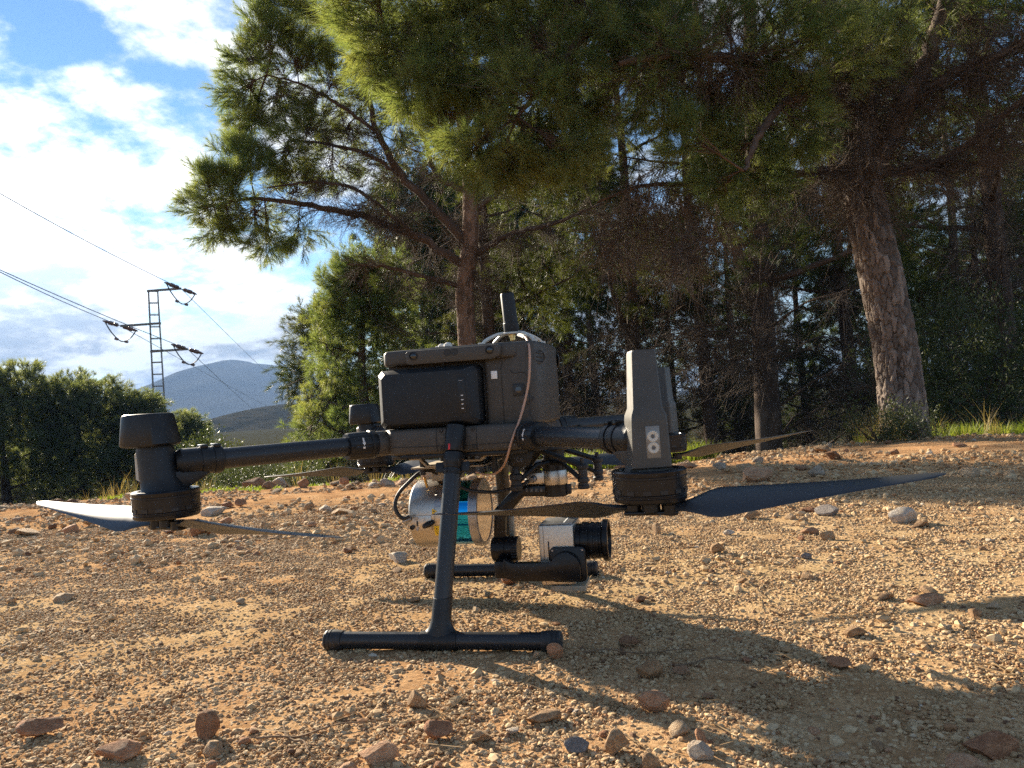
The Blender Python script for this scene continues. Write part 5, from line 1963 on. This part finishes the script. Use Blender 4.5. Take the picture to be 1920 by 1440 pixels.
k4 = Bt.limb(px_line((878, 360, 8.0, .035), (822, 330, 8.1, .03), (790, 250, 8.2, .024), (750, 180, 8.2, .016), (720, 90, 8.2, .008)))
k5 = Bt.limb(px_line((760, 335, 7.9, .022), (690, 290, 7.8, .019), (610, 270, 7.7, .015), (540, 262, 7.6, .008)))
k6 = Bt.limb(px_line((710, 250, 7.8, .02), (640, 200, 7.7, .017), (570, 160, 7.6, .013), (500, 140, 7.5, .007)))
k7 = Bt.limb(px_line((884, 480, 8.0, .035), (960, 440, 8.0, .03), (1050, 415, 8.0, .022), (1130, 380, 8.0, .012)))
k8 = Bt.limb(px_line((884, 400, 8.0, .035), (960, 340, 8.1, .028), (1060, 270, 8.2, .02), (1150, 200, 8.3, .01)))
k9 = Bt.limb(px_line((872, 540, 8.0, .028), (800, 520, 8.1, .024), (720, 500, 8.2, .018), (650, 496, 8.2, .008)))
k10 = Bt.limb(px_line((868, 240, 8.0, .03), (930, 160, 8.1, .024), (1000, 60, 8.2, .015), (1080, -40, 8.2, .008)))
rb = Bt.r
D_B = 7.6
for x, y, R_, n in ((378, 388, 30, 26), (412, 432, 34, 26), (430, 352, 44, 36), (392, 340, 24, 16), (480, 412, 46, 30), (470, 300, 36, 26), (470, 235, 40, 34), (455, 170, 36, 30), (472, 110, 40, 32), (505, 60, 40, 30), (540, 10, 50, 34), (520, 190, 52, 40), (560, 110, 56, 40), (540, 290, 46, 32), (580, 240, 54, 38), (600, 40, 60, 40), (630, 150, 56, 38), (650, 250, 46, 28), (680, 60, 60, 40), (700, 170, 56, 34), (620, 320, 40, 20), (560, 350, 38, 20), (560, 440, 34, 14), (500, 460, 30, 14), (740, 90, 60, 36), (780, 30, 70, 36), (600, -50, 70, 40), (720, -60, 70, 40), (860, -40, 80, 40), (760, 220, 46, 22), (430, 290, 20, 10), (850, 120, 60, 26)):
    Bt.clump(at_d(x, y, D_B + rb.uniform(-.35, .45)), R_ / FPX * D_B, int(n * 1.7), 1.08, .3)
for x, y, R_, n in ((1090, 330, 60, 20), (1010, 300, 50, 16), (1150, 220, 70, 22), (1060, 160, 70, 22), (960, 230, 56, 16)):
    Bt.clump(at_d(x, y, 8.2 + rb.uniform(-.3, .4)), R_ / FPX * 8.2, n, 1.1, .2)
for k, n, lo in ((k1, 64, .12), (k2, 40, .1), (k3, 46, .1), (k4, 26, .1), (k5, 38, .1), (k6, 24, .1), (k7, 36, .1), (k8, 30, .1), (k9, 26, .1), (k10, 16, .2)):
    Bt.dead(k, n, lo, .96, 1.05, .30, .8)
Bt.dead(0, 56, .30, .46, .9, .6, .8)
for _ in range(9):
    a, h = rb.uniform(-1.5, 1.5), rb.uniform(4.6, 6)
    rr = rb.uniform(.2, 1.7)
    Bt.clump(Bt.base + np.array([rr * math.cos(a), rr * math.sin(a), h]), .42, 26, 1.3, .3)
Bt.done(G_NEAR)


# ------------------------------------------------------------------ other pines
def pine(label, px, depth, seed, height, trunk_r, crown_lo, crown_r, n_clumps, group, per=26, lean=0.0, fork=False, dead_n=100, lower=12, mat=None, gset=None, size=1.1, top_taper=.9, side=None):
    base = at_d(px, 840, depth)
    t = Tree(label, base, seed, group)
    r = t.r
    b = t.base
    side_v = np.array([FWH[1], -FWH[0], 0])
    top = b + side_v * lean + np.array([0, 0, height])
    mid = (b + top) / 2 + r.normal(size=3) * .10
    t.trunk([tuple(b - [0, 0, .1]) + (trunk_r * 1.15,), tuple(b + (mid - b) * .4) + (trunk_r,), tuple(mid) + (trunk_r * .72,), tuple(mid * .4 + top * .6) + (trunk_r * .45,), tuple(top) + (.012,)], 70, 22, mat or BARK2, (.06, .11), .010, .2)
    tr = t.lines[0]
    if fork:
        i = 16
        p = tr[i, :3]
        q = p + side_v * (-.5 * fork) + np.array([0, 0, height * .3])
        t.limb([tuple(p) + (trunk_r * .6,), tuple(p * .5 + q * .5 + side_v * (-.10 * fork)) + (trunk_r * .5,), tuple(q) + (trunk_r * .36,), tuple(q + np.array([0, 0, height * .3])) + (.02,)], 10)
    # whorls of limbs
    nl = 12
    for k in range(nl):
        h = crown_lo + (height * .93 - crown_lo) * (k + r.uniform(0, .9)) / nl
        f = (h - crown_lo) / (height - crown_lo)
        i = int(min(58, h / height * 59))
        p = tr[i, :3]
        a = 2.4 * k + r.uniform(-.5, .5)
        Lr = crown_r * (1.0 - top_taper * .75 * f ** 1.4) * r.uniform(.75, 1.1)
        d = np.array([math.cos(a), math.sin(a), 0])
        rr = max(.012, trunk_r * .36 * (1 - .6 * f))
        t.limb([tuple(p) + (rr,), tuple(p + d * Lr * .4 + [0, 0, Lr * .10]) + (rr * .7,), tuple(p + d * Lr * .75 + [0, 0, Lr * .22]) + (rr * .45,), tuple(p + d * Lr + [0, 0, Lr * .34]) + (.005,)], 7, n=14)
    # bare low branches
    for k in range(lower):
        h = r.uniform(.12, .95) * crown_lo
        i = int(min(58, h / height * 59))
        p = tr[i, :3]
        a = r.uniform(0, 6.28)
        d = np.array([math.cos(a), math.sin(a), 0])
        Lr = crown_r * r.uniform(.4, .9)
        c = t.limb([tuple(p) + (.016,), tuple(p + d * Lr * .5 + [0, 0, Lr * r.uniform(.05, .3)]) + (.010,), tuple(p + d * Lr + [0, 0, Lr * r.uniform(.0, .45)]) + (.004,)], 6, n=12)
        t.dead(c, int(dead_n / max(1, lower)), .2, 1, 1.3, .2, .7)
    for k in range(n_clumps):
        f = r.random() ** .9
        h = crown_lo + (height * 1.0 - crown_lo) * f
        ext = crown_r * (1.0 - top_taper * f ** 1.7)
        a = r.uniform(0, 6.28)
        rr = ext * math.sqrt(r.uniform(.12, 1))
        i = int(min(59, h / height * 59))
        c = tr[i, :3] * 1.0
        c = c + np.array([rr * math.cos(a), rr * math.sin(a), .18 * rr])
        near_ax = t.near_limb(c)
        d = (c - near_ax) / (np.linalg.norm(c - near_ax) + 1e-6) + r.normal(size=3) * .25 + np.array([0, 0, .6])
        t.SP.append(c[None])
        t.SD.append(d[None])
        t.SS.append(np.array([size * r.uniform(.75, 1.2)]))
        if depth < 15:
            m = (near_ax + c) / 2 + r.normal(size=3) * .06
            for _ in range(5):
                e = c + r.normal(size=3) * .18
                t.TW.append(spline([near_ax, m, c * .6 + e * .4, e], 4)[None])
                t.TR.append(np.array([[.011, .008, .005, .003]]))
    if dead_n:
        t.dead(0, dead_n, .15, min(.8, crown_lo / height + .15), 1.4, .25, .9)
    return t.done(gset or (G_MID if depth < 17 else G_FAR))


WOOD = 'pines of the shaded wood on the right'
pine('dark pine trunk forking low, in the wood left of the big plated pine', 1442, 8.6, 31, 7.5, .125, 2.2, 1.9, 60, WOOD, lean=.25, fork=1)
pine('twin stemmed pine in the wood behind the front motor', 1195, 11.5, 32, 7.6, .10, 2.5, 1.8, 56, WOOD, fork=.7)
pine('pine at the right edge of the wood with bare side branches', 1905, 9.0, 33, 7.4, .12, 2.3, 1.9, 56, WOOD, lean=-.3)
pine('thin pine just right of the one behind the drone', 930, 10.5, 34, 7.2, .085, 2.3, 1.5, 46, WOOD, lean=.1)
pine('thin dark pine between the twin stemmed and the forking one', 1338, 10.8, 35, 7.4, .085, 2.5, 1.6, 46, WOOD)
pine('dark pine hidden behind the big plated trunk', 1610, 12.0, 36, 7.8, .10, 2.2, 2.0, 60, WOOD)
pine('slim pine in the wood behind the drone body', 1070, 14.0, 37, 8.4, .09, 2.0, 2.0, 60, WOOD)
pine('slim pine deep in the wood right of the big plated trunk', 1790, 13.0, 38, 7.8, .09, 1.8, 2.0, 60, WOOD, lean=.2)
BACK = 'pines far back in the wood'
back = [(830, 19, 2.0), (985, 20, 2.2), (1130, 17.5, 1.8), (1265, 21, 2.0), (1390, 18, 2.2), (1520, 20, 1.7), (1660, 19, 1.9), (1860, 18, 1.6), (2010, 17, 1.6), (1740, 23, 1.6), (1450, 25, 1.4), (1190, 26, 1.4), (1040, 25, 1.4), (1950, 23, 1.4), (900, 28, 1.2), (1330, 29, 1.2), (1600, 28, 1.2), (1820, 29, 1.2)]
for i, (px, d, lo) in enumerate(back):
    pine('pine standing far back in the shade of the wood', px, d, 60 + i, 6.6 + (i * 37 % 10) * .16, .10, lo * .75, 2.2, 48, BACK, 24, dead_n=60, lower=6, size=1.35)
TALL = 'tall pines added at the back to shade the wood'
for i, (px, d, h) in enumerate(((800, 21, 8.6), (900, 23, 9.2), (1010, 22, 9.2), (850, 27, 9.6), (960, 29, 9.6))):  # added for the shade they throw on the wood, hidden by nearer crowns
    pine('tall dense pine added at the back to shade the wood', px, d, 90 + i, h, .13, 1.6, 2.5, 90, TALL, dead_n=40, lower=4, size=1.5)
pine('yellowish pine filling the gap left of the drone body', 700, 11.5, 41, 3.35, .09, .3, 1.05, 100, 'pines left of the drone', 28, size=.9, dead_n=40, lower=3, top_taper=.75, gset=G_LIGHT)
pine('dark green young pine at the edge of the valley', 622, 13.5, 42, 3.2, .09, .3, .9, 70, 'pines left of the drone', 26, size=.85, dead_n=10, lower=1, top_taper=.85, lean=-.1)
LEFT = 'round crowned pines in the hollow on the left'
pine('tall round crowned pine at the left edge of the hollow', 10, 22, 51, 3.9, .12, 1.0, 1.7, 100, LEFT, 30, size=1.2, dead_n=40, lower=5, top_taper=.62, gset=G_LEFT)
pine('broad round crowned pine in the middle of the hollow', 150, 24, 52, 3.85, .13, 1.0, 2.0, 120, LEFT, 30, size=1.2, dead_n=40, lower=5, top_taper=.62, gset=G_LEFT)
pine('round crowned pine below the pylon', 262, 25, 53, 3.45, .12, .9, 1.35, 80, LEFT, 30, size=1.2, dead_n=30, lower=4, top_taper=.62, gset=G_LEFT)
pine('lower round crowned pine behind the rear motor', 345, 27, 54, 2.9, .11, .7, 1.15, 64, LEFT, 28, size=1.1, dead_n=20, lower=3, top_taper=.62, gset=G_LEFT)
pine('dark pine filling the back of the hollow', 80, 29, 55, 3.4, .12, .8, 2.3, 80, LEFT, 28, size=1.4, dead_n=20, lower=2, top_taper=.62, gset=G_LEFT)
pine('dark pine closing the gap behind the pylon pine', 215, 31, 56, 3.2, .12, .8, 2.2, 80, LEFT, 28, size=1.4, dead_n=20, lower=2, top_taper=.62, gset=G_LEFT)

# ------------------------------------------------------------------ power line
STEEL = worn('weathered_steel', (.20, .175, .15), .6, .2, 5, metal=.3)
INSUL = worn('brown_insulator', (.16, .07, .045), .35, .2, 9)
WIRE = material('wire', (.09, .09, .095), .5, .6)
PD = 40.0
pt, pb = at_d(287, 545, PD), at_d(287, 545, PD)
pylon_base = at_d(300, 760, PD)
pylon_base = np.array([pt[0], pt[1], float(ground_z(pt[0], pt[1]))])
pyl = empty('pylon', tuple(pylon_base), label='narrow rusty lattice power pylon with three arms standing above the pines', category='pylon')
pside = np.array([FWH[1], -FWH[0], 0.0])
pfor = np.array([FWH[0], FWH[1], 0.0])
mpp = PD / FPX                       # metres per photo pixel at the pylon
Hp = pt[2] - pylon_base[2]


def loc(s, f, z):
    return Vector(pside * s + pfor * f + np.array([0, 0, z]))


def beam(name, a, b, w, parent, mat=STEEL):
    return B().obox((a + b) / 2, ((b - a).length, w, w), b - a, 0, (0, .02, 1) if abs((b - a).normalized().z) < .9 else tuple(pside)).build(name, mat, parent)


hw = .27
hb = .36
yaw_ = .42
corners = []
for sx, sy in ((-1, -1), (1, -1), (1, 1), (-1, 1)):
    ca, sa = math.cos(yaw_), math.sin(yaw_)
    corners.append((sx * ca - sy * sa, sx * sa + sy * ca))


def corner(k, z):
    w = hb + (hw - hb) * z / Hp
    return loc(corners[k][0] * w * .8, corners[k][1] * w * .8, z)


for k in range(4):
    beam('upright', corner(k, -.5), corner(k, Hp), .058, pyl)
z = Hp - .02
i = 0
while z > 1.5:
    for k in range(4):
        beam('rung', corner(k, z), corner((k + 1) % 4, z), .038, pyl)
    z -= .62
    i += 1
ARMS = [(0, 1, 38), (62, -1, 50), (114, 1, 44)]     # photo pixels below the top, side, reach in pixels
wires_at = []
for dy, sgn, reach in ARMS:
    z = Hp - dy * mpp
    end = loc(sgn * (reach + 16) * mpp, -.1 * sgn, z)
    arm_ = beam('cross_arm', loc(-sgn * .30, 0, z), end, .11, pyl)
    ins_pts = []
    run = loc(.42, .85, -.20)            # the way the wires go past the arm
    for q in (-1, 1):
        a = end + run * (q * .10)
        b = end + run * (q * .95)
        B().lathe(a, b - a, [(.02, 0), (.05, .05), (.10, .10), (.10, .26), (.05, .30), (.11, .36), (.11, .56), (.05, .62), (.08, .68), (.03, .92)], 12).build('insulator', INSUL, pyl)
        ins_pts.append(b)
    lo = (ins_pts[0] + ins_pts[1]) / 2 + Vector((0, 0, -.80))
    B().tube([ins_pts[0], ins_pts[0] * .6 + lo * .4 + Vector((0, 0, -.16)), lo, ins_pts[1] * .6 + lo * .4 + Vector((0, 0, -.16)), ins_pts[1]], .030, 6, 5).build('jumper', WIRE, pyl)
    for q in (-.3, .3):
        B().obox(lo + run * q + Vector((0, 0, .05)), (.16, .11, .11), run).build('jumper_clamp', INSUL, pyl)
    wires_at.append((end, ins_pts))
# the wires run from far behind the valley to over the camera's left shoulder
wl_ = ['upper overhead wire meeting the top arm of the pylon', 'overhead wire meeting the left arm of the pylon', 'lowest overhead wire meeting the right arm of the pylon']
near_px = [((66, 382), (-600, 40)), ((0, 492), (-500, 300)), ((0, 488), (-500, 290))]
far_px = [(512, 705), (510, 762), (480, 768)]
for i, (end, ins) in enumerate(wires_at):
    w0 = Vector(pylon_base) + end
    q = near_px[i]
    n1 = Vector(at_d(q[0][0], q[0][1], 27.0))
    n2 = n1 + (n1 - w0) * 1.1
    f1 = Vector(at_d(far_px[i][0], far_px[i][1], 120.0))
    f2 = f1 + (f1 - w0) * .8
    for a, b in ((w0, n2), (w0, f2)):
        pts = []
        for k in range(15):
            t = k / 14
            pts.append(a + (b - a) * t + Vector((0, 0, -.35 * math.sin(math.pi * t))))
        me = B().tube(pts, .017, 5, 1).mesh('wire', WIRE)
        o = link('overhead_wire', me, label=wl_[i] + (' on its near span' if b is n2 else ' on its far span'), category='wire', group='wires of the power line')


# ------------------------------------------------------------------ grass, weeds and shrubs
def tuft_mesh(r, count, h, w, mat, spread=.05, bend=.5):
    P = []
    V, F = [], []
    for _ in range(count):
        a = r.uniform(0, 6.28)
        q = spread * math.sqrt(r.random())
        o = np.array([q * math.cos(a), q * math.sin(a), 0])
        L = h * r.uniform(.5, 1.15)
        d = np.array([math.cos(a) * r.uniform(.05, .5), math.sin(a) * r.uniform(.05, .5), 1])
        d /= np.linalg.norm(d)
        s = np.array([-math.sin(a + r.uniform(-1, 1)), math.cos(a), 0]) * w / 2
        k = len(V)
        t1 = o + d * L * .55
        t2 = o + d * L + np.array([math.cos(a), math.sin(a), -.5]) * L * bend * r.uniform(.1, .6)
        V += [o - s, o + s, t1 + s * .8, t1 - s * .8, t2]
        F += [(k, k + 1, k + 2), (k, k + 2, k + 3), (k + 3, k + 2, k + 4)]
    return quick_mesh('tuft', np.array(V), np.array(F), mat, False)


rw = np.random.default_rng(909)
T_GRASS = [template('tuft', tuft_mesh(rw, 34, .10, .0032, GRASSM)) for _ in range(4)]
T_WEED = [template('tuft', tuft_mesh(rw, 26, .035, .006, GRASSM, .04, .9)) for _ in range(4)]
T_DRY = [template('tuft', tuft_mesh(rw, 14, .20, .0022, DRYM, .05, .5)) for _ in range(4)]
G_GRASS, G_WEED, G_DRY = scatter_tree('grass_tufts', T_GRASS), scatter_tree('weed_tufts', T_WEED), scatter_tree('dry_tufts', T_DRY)


def strew(name, group, spots, label, smin, smax):
    P = []
    for px0, px1, d0, d1, n in spots:
        d = rw.uniform(d0, d1, n)
        s = (rw.uniform(px0, px1, n) - 960) / FPX * d
        x = CAM[0] + FWH[0] * d + FWH[1] * s
        y = CAM[1] + FWH[1] * d - FWH[0] * s
        keep = fbm(x, y, 3.0, 87, 2) + rw.uniform(-.25, .25, n) > .42
        x, y = x[keep], y[keep]
        P.append(np.stack([x, y, ground_z(x, y) - .004], 1))
    P = np.concatenate(P)
    n = len(P)
    rot = np.stack([rw.normal(0, .12, n), rw.normal(0, .12, n), rw.uniform(0, 6.28, n)], 1)
    scatter_object(name, group, P, rot, rw.uniform(smin, smax, n), rw.integers(0, 4, n), kind='stuff', label=label)


strew('grass', G_GRASS, [(1030, 1320, 4.55, 5.3, 420), (1760, 2000, 4.9, 6.0, 380), (1600, 1800, 5.0, 6.0, 90)], 'bright green grass along the verge', .7, 1.5)
strew('weeds', G_WEED, [(360, 520, 4.3, 5.0, 130), (190, 300, 4.3, 5.2, 110), (560, 1000, 4.6, 5.2, 70)], 'low green weeds creeping on the far verge', .6, 1.2)
strew('dry_grass', G_DRY, [(1600, 1720, 4.7, 5.4, 26), (380, 760, 4.9, 6.2, 24), (1720, 1900, 4.8, 5.6, 26), (150, 380, 5.0, 6.5, 30)], 'dry straw coloured stalks along the verge', .6, 1.4)


def leaf_spray(r, count, ln, wd, mat):
    V, F = [], []
    for _ in range(count):
        p = np.array([r.uniform(0, .22), 0, 0]) + r.normal(size=3) * .03
        d = np.array([.7, 0, 0]) + r.normal(size=3) * .6
        d /= np.linalg.norm(d)
        s = np.cross(d, r.normal(size=3))
        s /= np.linalg.norm(s)
        k = len(V)
        V += [p, p + d * ln * .5 + s * wd / 2, p + d * ln, p + d * ln * .5 - s * wd / 2]
        F += [(k, k + 1, k + 2), (k, k + 2, k + 3)]
    return quick_mesh('leaf_spray', np.array(V), np.array(F), mat, False)


T_LEAF = [template('leaf_spray', leaf_spray(rw, 60, .030, .009, LEAFM)) for _ in range(4)]
G_LEAF = scatter_tree('leaf_sprays', T_LEAF)


def shrub(label, px, depth, h, rad, n, seed, size=1.0, group=None):
    r = np.random.default_rng(seed)
    b = at_d(px, 840, depth)
    b[2] = float(ground_z(b[0], b[1])) - .02
    o = empty('shrub', tuple(b), label=label, category='shrub')
    if group:
        o['group'] = group
    m = 16
    a = r.uniform(0, 6.28, m)
    d = np.stack([np.cos(a) * r.uniform(.1, 1, m) * rad, np.sin(a) * r.uniform(.1, 1, m) * rad, h * r.uniform(.5, .95, m)], 1)
    t = np.linspace(0, 1, 6)[None, :, None]
    P = d[:, None] * t * np.array([1, 1, 1]) + np.array([0, 0, h * .12]) * np.sin(np.pi * t) + r.normal(size=(m, 6, 3)) * .012 * t
    V, F = batch_tubes(P, np.repeat(np.linspace(.006, .002, 6)[None], m, 0), 4)
    link('stems', quick_mesh('stems', V, F, BARK2, True, r.random(len(V))), o, kind='stuff')
    q = r.normal(size=(n, 3))
    q /= np.linalg.norm(q, axis=1, keepdims=True)
    q *= r.random((n, 1)) ** .4
    p = q * np.array([rad, rad, h * .48]) + np.array([0, 0, h * .52])
    dd = q + r.normal(size=(n, 3)) * .4 + np.array([0, 0, .5])
    scatter_object('foliage', G_LEAF, p, dir_to_euler(dd, r), size * r.uniform(.7, 1.3, n), r.integers(0, 4, n), o, kind='stuff')


shrub('small green bush at the foot of the big plated pine', 1648, 4.75, .15, .17, 48, 1, .6)
shrub('low leafy bush in front of the big plated trunk', 1712, 4.6, .13, .14, 36, 2, .6)
shrub('grey-green bush on the slope behind the rear arm', 450, 9.0, .34, .34, 90, 3, 1.0)
shrub('round grey-green bush beside the low pines behind the rear motor', 385, 13.0, .95, .55, 150, 4, 1.6)
shrub('scrubby bush below the far rear propeller', 545, 9.5, .28, .45, 90, 5, 1.0)
shrub('tall undergrowth bush at the right edge of the wood', 1840, 7.2, 1.25, .8, 260, 8, 1.6)
